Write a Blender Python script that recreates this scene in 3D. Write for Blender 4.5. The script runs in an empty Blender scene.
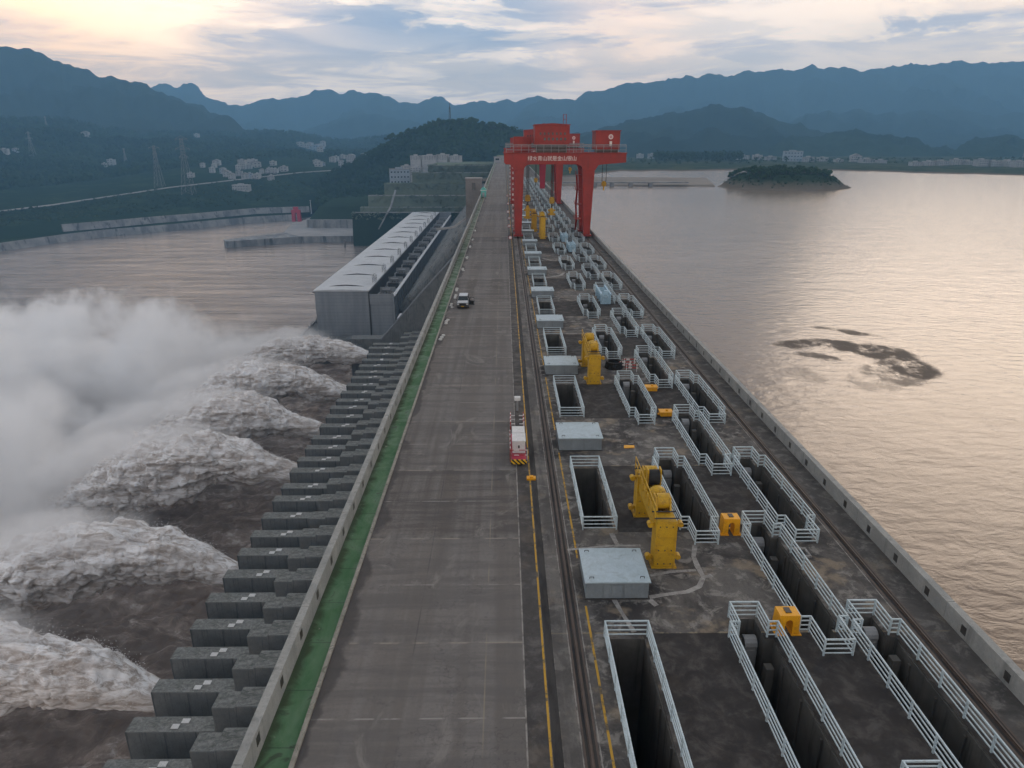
import bpy, bmesh, math, random
import numpy as np
from mathutils import Vector

random.seed(7)
SC = bpy.context.scene
COL = SC.collection
PI = math.pi

# ------------------------------------------------------------------ camera
CAMH = 25.7
FPX = 700.0
PITCH = math.atan(244 / FPX)
YAW = math.atan(8 * math.cos(PITCH) / FPX)
cam_d = bpy.data.cameras.new('camera')
cam_d.sensor_width = 36.0
cam_d.lens = 36.0 * FPX / 1024
cam_d.clip_start = 0.5
cam_d.clip_end = 40000
cam = bpy.data.objects.new('camera', cam_d)
COL.objects.link(cam)
cam.location = (0, 0, CAMH)
cam.rotation_euler = (PI / 2 - PITCH, 0, -YAW)
SC.camera = cam

# ------------------------------------------------------------------ sky, sun, exposure
SUN_EL = math.radians(18)
SUN_AZ = math.radians(37)          # clockwise from +Y (towards the reservoir)
world = bpy.data.worlds.new('World')
SC.world = world
world.use_nodes = True
WT = world.node_tree
WT.nodes.clear()


class NT:
    """small helper that adds nodes to a tree"""
    def __init__(self, tree):
        self.t = tree

    def new(self, kind, **kw):
        n = self.t.nodes.new(kind)
        for k, v in kw.items():
            setattr(n, k, v)
        return n

    def put(self, sock, v):
        if hasattr(v, 'is_linked') or hasattr(v, 'links'):
            self.t.links.new(v, sock)
        elif v is not None:
            if isinstance(v, (tuple, list)) and len(v) == 3 and len(sock.default_value) == 4:
                v = (*v, 1)
            sock.default_value = v

    def math(self, op, a, b=None, c=None, clamp=False):
        n = self.new('ShaderNodeMath', operation=op, use_clamp=clamp)
        for i, v in enumerate((a, b, c)):
            if v is not None:
                self.put(n.inputs[i], v)
        return n.outputs[0]

    def vmath(self, op, a, b=None):
        n = self.new('ShaderNodeVectorMath', operation=op)
        self.put(n.inputs[0], a)
        if b is not None:
            self.put(n.inputs[1], b)
        return n.outputs['Value'] if op in ('DOT_PRODUCT', 'LENGTH', 'DISTANCE') else n.outputs[0]

    def pos(self):
        return self.new('ShaderNodeNewGeometry').outputs['Position']

    def obj(self):
        return self.new('ShaderNodeTexCoord').outputs['Object']

    def gen(self):
        return self.new('ShaderNodeTexCoord').outputs['Generated']

    def sep(self, v):
        n = self.new('ShaderNodeSeparateXYZ')
        self.put(n.inputs[0], v)
        return n.outputs

    def comb(self, x, y, z):
        n = self.new('ShaderNodeCombineXYZ')
        for i, v in enumerate((x, y, z)):
            self.put(n.inputs[i], v)
        return n.outputs[0]

    def noise(self, vec, scale, detail=4, rough=0.55, dist=0.0, col=False):
        n = self.new('ShaderNodeTexNoise')
        self.put(n.inputs['Vector'], vec)
        n.inputs['Scale'].default_value = scale
        n.inputs['Detail'].default_value = detail
        n.inputs['Roughness'].default_value = rough
        n.inputs['Distortion'].default_value = dist
        return n.outputs[1 if col else 0]

    def voro(self, vec, scale, feature='F1', rnd=1.0):
        n = self.new('ShaderNodeTexVoronoi', feature=feature)
        self.put(n.inputs['Vector'], vec)
        n.inputs['Scale'].default_value = scale
        n.inputs['Randomness'].default_value = rnd
        return n.outputs[0]

    def step(self, v, lo, hi, a=0.0, b=1.0):
        n = self.new('ShaderNodeMapRange', interpolation_type='SMOOTHSTEP')
        self.put(n.inputs[0], v)
        n.inputs[1].default_value = lo
        n.inputs[2].default_value = hi
        n.inputs[3].default_value = a
        n.inputs[4].default_value = b
        return n.outputs[0]

    def mix(self, f, a, b, mode='MIX'):
        n = self.new('ShaderNodeMix', data_type='RGBA', blend_type=mode)
        self.put(n.inputs[0], f)
        self.put(n.inputs[6], a)
        self.put(n.inputs[7], b)
        return n.outputs[2]

    def scale(self, vec, s):
        n = self.new('ShaderNodeMapping')
        self.put(n.inputs[0], vec)
        n.inputs['Scale'].default_value = s
        return n.outputs[0]

    def bump(self, h, strength, dist):
        n = self.new('ShaderNodeBump')
        n.inputs['Strength'].default_value = strength
        n.inputs['Distance'].default_value = dist
        self.put(n.inputs['Height'], h)
        return n.outputs[0]


w = NT(WT)
sky = w.new('ShaderNodeTexSky', sky_type='NISHITA')
sky.sun_disc = False
sky.sun_elevation = SUN_EL
sky.sun_rotation = SUN_AZ
sky.air_density = 1.2
sky.dust_density = 2.0
d = w.gen()
dx, dy, dz = w.sep(d)
den = w.math('ADD', w.math('MAXIMUM', dz, 0.0), 0.06)
cu = w.math('DIVIDE', dx, den)
cv = w.math('DIVIDE', dy, den)
cvec = w.comb(cu, cv, 0.0)
n1 = w.noise(cvec, 0.75, 8, 0.60, 0.6)
n2 = w.noise(w.vmath('ADD', cvec, (3.1, 4.7, 2.0)), 0.80, 9, 0.64, 0.5)
n3 = w.noise(w.scale(d, (6, 6, 26)), 1.0, 6, 0.6, 0.6)
lo = w.step(dz, 0.02, 0.48)                                     # horizon -> overhead
clear = w.mix(lo, (14.5, 12.4, 11.2), (6.4, 6.2, 6.2))
pale = w.mix(lo, (23.5, 18.6, 14.4), (10.3, 9.3, 8.5))
dark = w.mix(lo, (4.6, 6.0, 8.3), (4.2, 4.4, 4.9))
skyc = w.mix(0.86, sky.outputs[0], clear)
skyc = w.mix(w.step(n1, 0.46, 0.60), skyc, pale)
skyc = w.mix(w.math('MULTIPLY', w.step(n2, 0.455, 0.54), w.step(dz, 0.075, 0.135, 0.15, 0.97)), skyc, dark)
skyc = w.mix(w.math('MULTIPLY', w.step(n3, 0.53, 0.66), w.step(dz, 0.26, 0.10, 0.0, 0.75)), skyc, w.mix(0.5, dark, clear))


def lobe(az, el, width, amp, col):
    """a bright gap in the cloud cover"""
    a, e = math.radians(az), math.radians(el)
    v = (math.sin(a) * math.cos(e), math.cos(a) * math.cos(e), math.sin(e))
    dt = w.vmath('DOT_PRODUCT', d, v)
    f = w.math('POWER', w.math('MAXIMUM', dt, 0.0), width)
    f = w.math('MULTIPLY', f, w.step(n1, 0.36, 0.62, 0.25, 1.15))
    return w.math('MULTIPLY', f, amp), col


for az, el, wd, amp, col in ((36, 15.5, 22, 1.0, (23.0, 17.2, 12.2)), (-29, 8.0, 110, 1.0, (29.0, 17.5, 9.0)), (-23, 12.5, 80, 0.85, (36.0, 25.0, 16.0)), (9, 7.5, 260, 0.7, (30.0, 19.5, 12.0)),
                             (5, 36, 7, 0.6, (11.5, 11.0, 10.6))):
    f, c = lobe(az, el, wd, amp, col)
    n = w.new('ShaderNodeMath', operation='MINIMUM')
    w.put(n.inputs[0], f)
    n.inputs[1].default_value = 1.0
    skyc = w.mix(n.outputs[0], skyc, c)
bg = w.new('ShaderNodeBackground')
w.put(bg.inputs[0], skyc)
bg.inputs[1].default_value = 0.115
wo = w.new('ShaderNodeOutputWorld')
WT.links.new(bg.outputs[0], wo.inputs[0])

sun_d = bpy.data.lights.new('sun', 'SUN')
sun_d.energy = 0.85
sun_d.angle = math.radians(28)
sun_d.color = (1.0, 0.80, 0.62)
sun = bpy.data.objects.new('sun', sun_d)
COL.objects.link(sun)
sun.rotation_euler = Vector((-math.sin(SUN_AZ) * math.cos(SUN_EL), -math.cos(SUN_AZ) * math.cos(SUN_EL),
                             -math.sin(SUN_EL))).to_track_quat('-Z', 'Y').to_euler()

SC.view_settings.view_transform = 'Standard'
SC.view_settings.look = 'None'
SC.view_settings.exposure = -0.1
SC.view_settings.gamma = 1.0
SC.view_settings.use_curve_mapping = False
SC.render.engine = 'CYCLES'
cy = SC.cycles
cy.use_denoising = True
cy.use_adaptive_sampling = True
cy.adaptive_threshold = 0.03
cy.max_bounces = 16
cy.diffuse_bounces = 2
cy.glossy_bounces = 2
cy.transmission_bounces = 2
cy.transparent_max_bounces = 8
cy.volume_bounces = 14
cy.volume_step_rate = 1.0
cy.volume_max_steps = 200
cy.caustics_reflective = False
cy.caustics_refractive = False

# ------------------------------------------------------------------ picture measurements -> places in the world
_c, _s = math.cos(PITCH), math.sin(PITCH)
_cy, _sy = math.cos(YAW), math.sin(YAW)
RT = (_cy, -_sy, 0.0)
FW = (_sy * _c, _cy * _c, -_s)
UP = (_sy * _s, _cy * _s, _c)


def ray(px, py):
    a, b = (px - 512) / FPX, (384 - py) / FPX
    return [FW[i] + a * RT[i] + b * UP[i] for i in range(3)]


def onz(px, py, z=0.0):
    r = ray(px, py)
    t = (z - CAMH) / r[2]
    return (r[0] * t, r[1] * t, z)


def ony(px, py, Y):
    r = ray(px, py)
    t = Y / r[1]
    return (r[0] * t, Y, CAMH + r[2] * t)


def pix(x, y, z):
    v = (x, y, z - CAMH)
    g = lambda A: sum(A[i] * v[i] for i in range(3))
    return 512 + FPX * g(RT) / g(FW), 384 - FPX * g(UP) / g(FW)


# ------------------------------------------------------------------ object helpers
def link(name, data, parent=None, loc=(0, 0, 0), rz=0.0):
    o = bpy.data.objects.new(name, data)
    COL.objects.link(o)
    o.location = loc
    o.rotation_euler = (0, 0, rz)
    if parent is not None:
        o.parent = parent
    return o


def tag(o, label=None, cat=None, group=None, kind=None):
    if label:
        o['label'] = label
    if cat:
        o['category'] = cat
    if group:
        o['group'] = group
    if kind:
        o['kind'] = kind
    return o


def empty(name, loc, label, cat, group=None, rz=0.0):
    o = link(name, None, None, loc, rz)
    o.empty_display_size = 0.5
    return tag(o, label, cat, group)


def copy_tree(o, parent=None):
    c = o.copy()
    COL.objects.link(c)
    if parent is not None:
        c.parent = parent
    for ch in list(o.children):
        copy_tree(ch, c)
    return c


class MB:
    def __init__(self):
        self.v, self.f = [], []

    def quad(self, a, b, c, d):
        n = len(self.v)
        self.v += [a, b, c, d]
        self.f.append((n, n + 1, n + 2, n + 3))
        return self

    def box(self, x0, x1, y0, y1, z0, z1):
        n = len(self.v)
        self.v += [(x0, y0, z0), (x1, y0, z0), (x1, y1, z0), (x0, y1, z0), (x0, y0, z1), (x1, y0, z1), (x1, y1, z1), (x0, y1, z1)]
        self.f += [tuple(n + i for i in q) for q in ((3, 2, 1, 0), (4, 5, 6, 7), (0, 1, 5, 4), (1, 2, 6, 5), (2, 3, 7, 6), (3, 0, 4, 7))]
        return self

    def hexa(self, p):
        """8 points: bottom ring of 4 (anticlockwise), then top ring"""
        n = len(self.v)
        self.v += [tuple(q) for q in p]
        self.f += [tuple(n + i for i in q) for q in ((3, 2, 1, 0), (4, 5, 6, 7), (0, 1, 5, 4), (1, 2, 6, 5), (2, 3, 7, 6), (3, 0, 4, 7))]
        return self

    def bar(self, p, q, wd, ht=None):
        ht = ht or wd
        p, q = Vector(p), Vector(q)
        a = (q - p).normalized()
        u = Vector((0, 0, 1)) if abs(a.z) < 0.95 else Vector((0, 1, 0))
        s = a.cross(u).normalized() * wd / 2
        u = s.cross(a).normalized() * ht / 2
        self.hexa([p - s - u, p + s - u, p + s + u, p - s + u, q - s - u, q + s - u, q + s + u, q - s + u])
        return self

    def tube(self, p, q, r, n=10, r2=None):
        r2 = r if r2 is None else r2
        p, q = Vector(p), Vector(q)
        a = (q - p).normalized()
        u = Vector((0, 0, 1)) if abs(a.z) < 0.95 else Vector((0, 1, 0))
        s = a.cross(u).normalized()
        u = s.cross(a).normalized()
        b = len(self.v)
        for c, rr in ((p, r), (q, r2)):
            for i in range(n):
                t = 2 * PI * i / n
                self.v.append(tuple(c + s * math.cos(t) * rr + u * math.sin(t) * rr))
        for i in range(n):
            j = (i + 1) % n
            self.f.append((b + i, b + j, b + n + j, b + n + i))
        self.f.append(tuple(b + i for i in reversed(range(n))))
        self.f.append(tuple(b + n + i for i in range(n)))
        return self

    def prism(self, poly, axis, a, b):
        """extrude a 2-D outline along an axis from a to b"""
        n, m = len(self.v), len(poly)
        for t in (a, b):
            for (p, q) in poly:
                self.v.append({'x': (t, p, q), 'y': (p, t, q), 'z': (p, q, t)}[axis])
        for i in range(m):
            j = (i + 1) % m
            self.f.append((n + i, n + j, n + m + j, n + m + i))
        self.f.append(tuple(n + i for i in reversed(range(m))))
        self.f.append(tuple(n + m + i for i in range(m)))
        return self

    def mesh(self, name, m, smooth=False, fix=True):
        me = bpy.data.meshes.new(name)
        me.from_pydata([tuple(p) for p in self.v], [], self.f)
        if fix:
            b = bmesh.new()
            b.from_mesh(me)
            bmesh.ops.recalc_face_normals(b, faces=b.faces)
            b.to_mesh(me)
            b.free()
        me.materials.append(m)
        if smooth:
            me.polygons.foreach_set('use_smooth', [True] * len(me.polygons))
        me.update()
        return me

    def build(self, name, m, parent=None, loc=(0, 0, 0), rz=0.0, smooth=False, bevel=0.0, fix=True):
        o = link(name, self.mesh(name, m, smooth, fix), parent, loc, rz)
        if bevel:
            b = o.modifiers.new('bevel', 'BEVEL')
            b.width = bevel
            b.segments = 2
            b.limit_method = 'ANGLE'
        return o


def np_mesh(name, verts, faces, m, smooth=True):
    me = bpy.data.meshes.new(name)
    verts = np.asarray(verts, dtype=np.float32)
    faces = np.asarray(faces, dtype=np.int32)
    k = faces.shape[1]
    me.vertices.add(len(verts))
    me.vertices.foreach_set('co', verts.ravel())
    me.loops.add(faces.size)
    me.loops.foreach_set('vertex_index', faces.ravel())
    me.polygons.add(len(faces))
    me.polygons.foreach_set('loop_start', np.arange(0, faces.size, k, dtype=np.int32))
    me.polygons.foreach_set('loop_total', np.full(len(faces), k, dtype=np.int32))
    me.polygons.foreach_set('use_smooth', np.full(len(faces), smooth))
    me.update(calc_edges=True)
    me.validate()
    me.materials.append(m)
    return me


def grid_faces(nu, nv, wrap=False):
    """faces of a grid indexed [iu*nv+iv]"""
    iu = np.arange(nu - 1)
    iv = np.arange(nv if wrap else nv - 1)
    a, b = np.meshgrid(iu, iv, indexing='ij')
    b2 = (b + 1) % nv
    return np.stack([a * nv + b, (a + 1) * nv + b, (a + 1) * nv + b2, a * nv + b2], -1).reshape(-1, 4)


def _hash(ix, iy, iz, seed):
    h = (ix * 374761393 + iy * 668265263 + iz * 1274126177 + seed * 974711) & 0xffffffff
    h = ((h ^ (h >> 13)) * 1274126177) & 0xffffffff
    h = ((h ^ (h >> 16)) * 2246822519) & 0xffffffff
    return ((h ^ (h >> 15)) & 0xffffff) / float(0xffffff)


def vnoise(p, seed=0):
    p = np.asarray(p, dtype=np.float64)
    i = np.floor(p).astype(np.int64)
    f = p - i
    f = f * f * f * (f * (f * 6 - 15) + 10)
    r = 0
    for a in (0, 1):
        for b in (0, 1):
            for c in (0, 1):
                wgt = (f[..., 0] if a else 1 - f[..., 0]) * (f[..., 1] if b else 1 - f[..., 1]) * (f[..., 2] if c else 1 - f[..., 2])
                r = r + wgt * _hash(i[..., 0] + a, i[..., 1] + b, i[..., 2] + c, seed)
    return r * 2 - 1


def fbm(p, octaves=4, seed=0, gain=0.5, lac=2.03):
    p = np.asarray(p, dtype=np.float64)
    r, a, tot = 0, 1.0, 0
    for o in range(octaves):
        r = r + a * vnoise(p, seed + o * 17)
        tot += a
        a *= gain
        p = p * lac + 11.3
    return r / tot


def billow(p, octaves=4, seed=0, gain=0.5):
    """rounded bulges with creases between them"""
    p = np.asarray(p, dtype=np.float64)
    r, a, tot = 0, 1.0, 0
    for o in range(octaves):
        r = r + a * (np.abs(vnoise(p, seed + o * 17)) * 2 - 0.5)
        tot += a
        a *= gain
        p = p * 2.07 + 7.7
    return r / tot


ONES = ['', 'first', 'second', 'third', 'fourth', 'fifth', 'sixth', 'seventh', 'eighth', 'ninth', 'tenth', 'eleventh', 'twelfth',
        'thirteenth', 'fourteenth', 'fifteenth', 'sixteenth', 'seventeenth', 'eighteenth', 'nineteenth', 'twentieth']


def ordinal(n):
    if n <= 20:
        return ONES[n]
    t = {2: ('twenty', 'twentieth'), 3: ('thirty', 'thirtieth'), 4: ('forty', 'fortieth')}[n // 10]
    return t[1] if n % 10 == 0 else t[0] + '-' + ONES[n % 10]


# ------------------------------------------------------------------ materials
def mat(name, rough=0.9, spec=0.3, metal=0.0):
    m = bpy.data.materials.new(name)
    m.use_nodes = True
    t = NT(m.node_tree)
    b = m.node_tree.nodes['Principled BSDF']
    b.inputs['Roughness'].default_value = rough
    b.inputs['Specular IOR Level'].default_value = spec
    b.inputs['Metallic'].default_value = metal
    return m, t, b


def setc(t, b, c, normal=None, rough=None):
    t.put(b.inputs['Base Color'], c)
    if normal is not None:
        t.put(b.inputs['Normal'], normal)
    if rough is not None:
        t.put(b.inputs['Roughness'], rough)


def mottled(name, a, c, scale=1.0, rough=0.85, spec=0.3, bump=0.3, bdist=0.02, metal=0.0, streak=None, fine=True, dirt=None):
    """two-tone weathered surface; streak = (colour, amount) of vertical run-off marks"""
    m, t, b = mat(name, rough, spec, metal)
    p = t.obj()
    n = t.noise(p, scale, 7, 0.62, 0.4)
    col = t.mix(t.step(n, 0.32, 0.68), a, c)
    if fine:
        n2 = t.noise(p, scale * 9, 4, 0.7)
        col = t.mix(t.step(n2, 0.3, 0.75, 0.0, 0.45), col, tuple(x * 0.6 for x in a))
    if streak:
        n3 = t.noise(t.scale(p, (1.0, 1.0, 0.06)), 1.3, 5, 0.7)
        col = t.mix(t.step(n3, 0.5, 0.72, 0.0, streak[1]), col, streak[0])
    if dirt:
        n4 = t.noise(p, scale * 2.7, 6, 0.7, 1.0)
        col = t.mix(t.step(n4, 0.52, 0.64, 0.0, dirt[1]), col, dirt[0])
    nb = t.noise(p, scale * 6, 6, 0.7)
    setc(t, b, col, t.bump(nb, bump, bdist))
    return m


M = {}
M['parapet'] = mottled('parapet_concrete', (0.36, 0.36, 0.34), (0.26, 0.265, 0.255), 0.6, streak=((0.15, 0.155, 0.15), 0.7), bdist=0.01)
M['kerb'] = mottled('kerb_concrete', (0.33, 0.31, 0.27), (0.22, 0.21, 0.18), 0.8, dirt=((0.1, 0.11, 0.08), 0.6))
M['pier'] = mottled('pier_concrete', (0.190, 0.198, 0.196), (0.135, 0.143, 0.143), 0.25, streak=((0.045, 0.05, 0.05), 0.9), bump=0.5, bdist=0.05)
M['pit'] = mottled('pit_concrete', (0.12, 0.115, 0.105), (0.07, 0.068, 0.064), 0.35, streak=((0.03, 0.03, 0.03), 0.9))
M['dam'] = mottled('dam_face_concrete', (0.15, 0.16, 0.16), (0.10, 0.11, 0.115), 0.08, streak=((0.05, 0.055, 0.055), 0.8))
M['rail_paint'] = mottled('pale_blue_paint', (0.56, 0.66, 0.70), (0.44, 0.54, 0.58), 1.5, 0.55, 0.4, 0.05, dirt=((0.30, 0.30, 0.27), 0.5))
M['cover_top'] = mottled('pale_blue_sheet', (0.44, 0.53, 0.58), (0.37, 0.46, 0.50), 0.5, 0.5, 0.4, 0.05, dirt=((0.26, 0.30, 0.31), 0.4))
M['cover_side'] = mottled('grey_blue_sheet', (0.26, 0.30, 0.32), (0.20, 0.23, 0.25), 0.7, 0.6, 0.3, 0.1, streak=((0.12, 0.13, 0.13), 0.6))
M['blue_steel'] = mottled('light_blue_steel', (0.42, 0.60, 0.72), (0.30, 0.46, 0.56), 1.2, 0.5, 0.4, 0.1, dirt=((0.16, 0.2, 0.22), 0.6))
M['yellow'] = mottled('yellow_paint', (0.60, 0.36, 0.018), (0.50, 0.285, 0.014), 1.0, 0.5, 0.4, 0.08, dirt=((0.22, 0.12, 0.03), 0.55))
M['orange'] = mottled('orange_yellow_paint', (0.85, 0.40, 0.01), (0.74, 0.33, 0.01), 1.4, 0.5, 0.4, 0.05, dirt=((0.3, 0.16, 0.03), 0.4))
M['red'] = mottled('red_crane_paint', (0.29, 0.022, 0.014), (0.22, 0.018, 0.012), 0.35, 0.5, 0.4, 0.05, streak=((0.13, 0.02, 0.015), 0.6), fine=False)
M['crimson'] = mottled('crimson_paint', (0.45, 0.02, 0.06), (0.36, 0.02, 0.05), 0.6, 0.5, 0.4, 0.05)
M['black'] = mottled('black_rubber', (0.022, 0.022, 0.022), (0.014, 0.014, 0.015), 2.0, 0.7, 0.3)
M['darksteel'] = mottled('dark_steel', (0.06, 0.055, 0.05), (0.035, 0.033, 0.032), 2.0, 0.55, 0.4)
M['rust'] = mottled('rusty_steel', (0.10, 0.07, 0.055), (0.06, 0.045, 0.04), 1.0, 0.6, 0.4)
M['grey'] = mottled('grey_steel', (0.30, 0.31, 0.32), (0.22, 0.23, 0.24), 1.0, 0.6, 0.4)
M['white'] = mottled('white_paint', (0.74, 0.74, 0.73), (0.62, 0.62, 0.61), 1.0, 0.5, 0.4, 0.05, dirt=((0.42, 0.42, 0.40), 0.4))
M['redwhite'], _t, _b = mat('red_white_paint', 0.5)
_y = _t.sep(_t.obj())
_f = _t.math('GREATER_THAN', _t.math('FRACT', _t.math('MULTIPLY', _t.math('ADD', _y[1], _y[0]), 1.1)), 0.55)
setc(_t, _b, _t.mix(_f, (0.30, 0.04, 0.035), (0.62, 0.55, 0.53)))
M['hazard'], _t, _b = mat('yellow_black_stripes', 0.5)
_y = _t.sep(_t.obj())
_f = _t.math('GREATER_THAN', _t.math('FRACT', _t.math('MULTIPLY', _t.math('ADD', _y[2], _y[0]), 2.6)), 0.5)
setc(_t, _b, _t.mix(_f, (0.02, 0.02, 0.02), (0.72, 0.42, 0.02)))
M['lettering'] = mottled('pale_lettering', (0.72, 0.66, 0.62), (0.66, 0.6, 0.56), 1.0, 0.6, fine=False)
M['glass'], _t, _b = mat('dark_glass', 0.12, 0.5)
setc(_t, _b, (0.02, 0.028, 0.032))
M['carwhite'], _t, _b = mat('white_car_paint', 0.3, 0.5)
setc(_t, _b, (0.45, 0.46, 0.48))
M['carshade'], _t, _b = mat('shaded_car_paint', 0.3, 0.5)  # the white car's paint again, with shade on body and door coloured in
setc(_t, _b, (0.06, 0.065, 0.072))
M['chrome'], _t, _b = mat('lamp_lens', 0.2, 0.5)
setc(_t, _b, (0.55, 0.55, 0.56))
M['teal'] = mottled('teal_sheet', (0.16, 0.52, 0.46), (0.12, 0.42, 0.38), 1.0, 0.6)
M['hall'], _t, _b = mat('powerhouse_panel', 0.7, 0.3)
_p = _t.obj()
_z = _t.sep(_p)[2]
_n = _t.noise(_t.scale(_p, (1, 1, 0.1)), 0.25, 5, 0.65)
_c = _t.mix(_t.step(_n, 0.35, 0.65), (0.265, 0.282, 0.30), (0.215, 0.23, 0.248))
_l = _t.math('LESS_THAN', _t.math('FRACT', _t.math('MULTIPLY', _z, 0.42)), 0.07)
setc(_t, _b, _t.mix(_t.math('MULTIPLY', _l, 0.5), _c, (0.11, 0.12, 0.135)))
M['hallroof'] = mottled('powerhouse_roof_sheet', (0.56, 0.58, 0.60), (0.48, 0.50, 0.52), 0.04, 0.6, 0.3, 0.1, dirt=((0.36, 0.37, 0.38), 0.4), fine=False)
M['annex'] = mottled('annex_wall_grey', (0.28, 0.30, 0.32), (0.22, 0.24, 0.255), 0.06, 0.7, streak=((0.14, 0.15, 0.16), 0.6), fine=False)
M['tower'] = mottled('lift_tower_concrete', (0.22, 0.205, 0.195), (0.17, 0.16, 0.155), 0.15, streak=((0.10, 0.10, 0.10), 0.5))
M['quay'] = None
M['plat'] = mottled('pale_platform_concrete', (0.32, 0.31, 0.31), (0.25, 0.25, 0.25), 0.03, fine=False)
M['bwall'] = mottled('pale_render', (0.37, 0.375, 0.38), (0.29, 0.295, 0.30), 0.1, fine=False)
M['bgrey'] = mottled('grey_render', (0.34, 0.35, 0.36), (0.28, 0.29, 0.30), 0.1, fine=False)
M['broof'] = mottled('grey_roof', (0.28, 0.27, 0.27), (0.2, 0.2, 0.2), 0.2, fine=False)
M['bblue'] = mottled('pale_blue_render', (0.30, 0.35, 0.41), (0.25, 0.30, 0.35), 0.1, fine=False)
M['bark'] = mottled('bark', (0.09, 0.065, 0.045), (0.05, 0.038, 0.028), 1.0)


def leafy(name, a, c, sc):
    m, t, b = mat(name, 1.0, 0.0)
    p = t.pos()
    n = t.noise(p, sc, 5, 0.65)
    n2 = t.noise(p, sc * 0.15, 4, 0.6)
    col = t.mix(t.step(n, 0.3, 0.7), a, c)
    col = t.mix(t.step(n2, 0.35, 0.65, 0.0, 0.6), col, tuple(x * 1.5 for x in c))
    setc(t, b, col)
    return m


M['leaf'] = leafy('tree_foliage', (0.020, 0.040, 0.016), (0.045, 0.075, 0.028), 0.4)
M['forest'] = leafy('forest_foliage', (0.014, 0.028, 0.012), (0.032, 0.055, 0.022), 0.02)
M['grass'] = leafy('grass_slope', (0.022, 0.038, 0.017), (0.038, 0.056, 0.025), 0.03)
M['hill'] = leafy('wooded_hill', (0.014, 0.025, 0.016), (0.024, 0.038, 0.021), 0.02)
M['mount'] = leafy('far_mountain', (0.012, 0.020, 0.015), (0.021, 0.031, 0.022), 0.006)
M['shore'] = leafy('shore_meadow', (0.085, 0.105, 0.055), (0.11, 0.125, 0.065), 0.01)
M['terrace'] = leafy('terraced_slope', (0.09, 0.115, 0.09), (0.13, 0.155, 0.12), 0.05)
M['mud'] = mottled('mud_bank', (0.22, 0.185, 0.15), (0.16, 0.135, 0.11), 0.02, fine=False)
M['isle'], _t, _b = mat('island_slope', 1.0, 0.0)
_p = _t.pos()
_n = _t.noise(_p, 0.12, 6, 0.7)
_z = _t.sep(_p)[2]
_h = _t.math('ADD', _z, _t.math('MULTIPLY', _n, 9.0))
_c1 = _t.mix(_t.step(_h, -24, -15), (0.15, 0.125, 0.095), (0.07, 0.075, 0.045))
_c1 = _t.mix(_t.step(_h, -19, -13), _c1, (0.028, 0.045, 0.02))
setc(_t, _b, _c1)

M['quay'], t, b = mat('quay_wall_concrete', 0.9, 0.2)
p = t.pos()
n = t.noise(p, 0.05, 6, 0.65)
n2 = t.noise(t.scale(p, (0.11, 0.11, 0.012)), 1.0, 5, 0.7, 0.3)
n3 = t.noise(t.scale(p, (0.035, 0.035, 0.01)), 1.0, 4, 0.6)
col = t.mix(t.step(n, 0.35, 0.65), (0.30, 0.30, 0.30), (0.20, 0.205, 0.21))
col = t.mix(t.step(n2, 0.53, 0.66, 0, 0.85), col, (0.055, 0.058, 0.06))
col = t.mix(t.step(n3, 0.52, 0.62, 0, 0.6), col, (0.10, 0.105, 0.11))
setc(t, b, col)

# pier tops: rubble grey with moss
M['piertop'], t, b = mat('pier_top_weathered', 0.95, 0.2)
p = t.obj()
n = t.noise(p, 1.6, 8, 0.7, 0.4)
n2 = t.noise(t.scale(p, (0.35, 0.9, 1)), 1.0, 6, 0.68, 0.8)
n3 = t.noise(p, 7.0, 4, 0.7)
col = t.mix(t.step(n, 0.34, 0.68), (0.16, 0.165, 0.158), (0.285, 0.288, 0.272))
col = t.mix(t.step(n2, 0.46, 0.66, 0, 0.75), col, (0.09, 0.096, 0.084))
col = t.mix(t.step(n3, 0.5, 0.75, 0, 0.4), col, (0.07, 0.072, 0.066))
setc(t, b, col, t.bump(n, 0.5, 0.06))

# carriageway on the crest
M['road'], t, b = mat('crest_road_concrete', 0.9, 0.25)
p = t.pos()
px_, py_, pz_ = t.sep(p)
big = t.noise(t.scale(p, (0.13, 0.05, 1)), 1.0, 6, 0.6, 0.6)
cross = t.noise(t.scale(p, (0.10, 0.9, 1)), 1.0, 5, 0.7, 0.3)
fine = t.noise(p, 5.0, 5, 0.75)
lane = t.noise(t.scale(p, (0.65, 0.012, 1)), 1.0, 4, 0.6)
col = t.mix(t.step(big, 0.3, 0.7), (0.150, 0.132, 0.119), (0.080, 0.070, 0.064))
col = t.mix(t.step(lane, 0.42, 0.62, 0, 0.65), col, (0.185, 0.172, 0.165))
col = t.mix(t.step(cross, 0.42, 0.62, 0, 0.65), col, (0.070, 0.065, 0.064))
col = t.mix(t.step(fine, 0.45, 0.75, 0, 0.5), col, (0.060, 0.056, 0.055))
oil = t.noise(p, 0.42, 6, 0.7, 0.5)
col = t.mix(t.step(oil, 0.60, 0.70, 0, 0.6), col, (0.045, 0.042, 0.042))
dust = t.noise(t.scale(p, (0.3, 0.16, 1)), 1.0, 7, 0.72, 1.0)
col = t.mix(t.step(dust, 0.56, 0.68, 0, 0.65), col, (0.235, 0.218, 0.20))
slab = t.math('FRACT', t.math('MULTIPLY', t.math('ADD', py_, 0.3), 1 / 10.5))
slab_id = t.math('FLOOR', t.math('MULTIPLY', t.math('ADD', py_, 0.3), 1 / 10.5))
wn = t.new('ShaderNodeTexWhiteNoise', noise_dimensions='1D')
t.put(wn.inputs['W'], slab_id)
col = t.mix(t.step(wn.outputs[0], 0.1, 0.9, 0.0, 0.30), col, (0.20, 0.188, 0.178))
spill = t.math('MULTIPLY', t.step(slab, 0.10, 0.0), t.step(t.noise(t.scale(p, (0.5, 0.15, 1)), 1.0, 4, 0.7), 0.42, 0.62))
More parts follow.
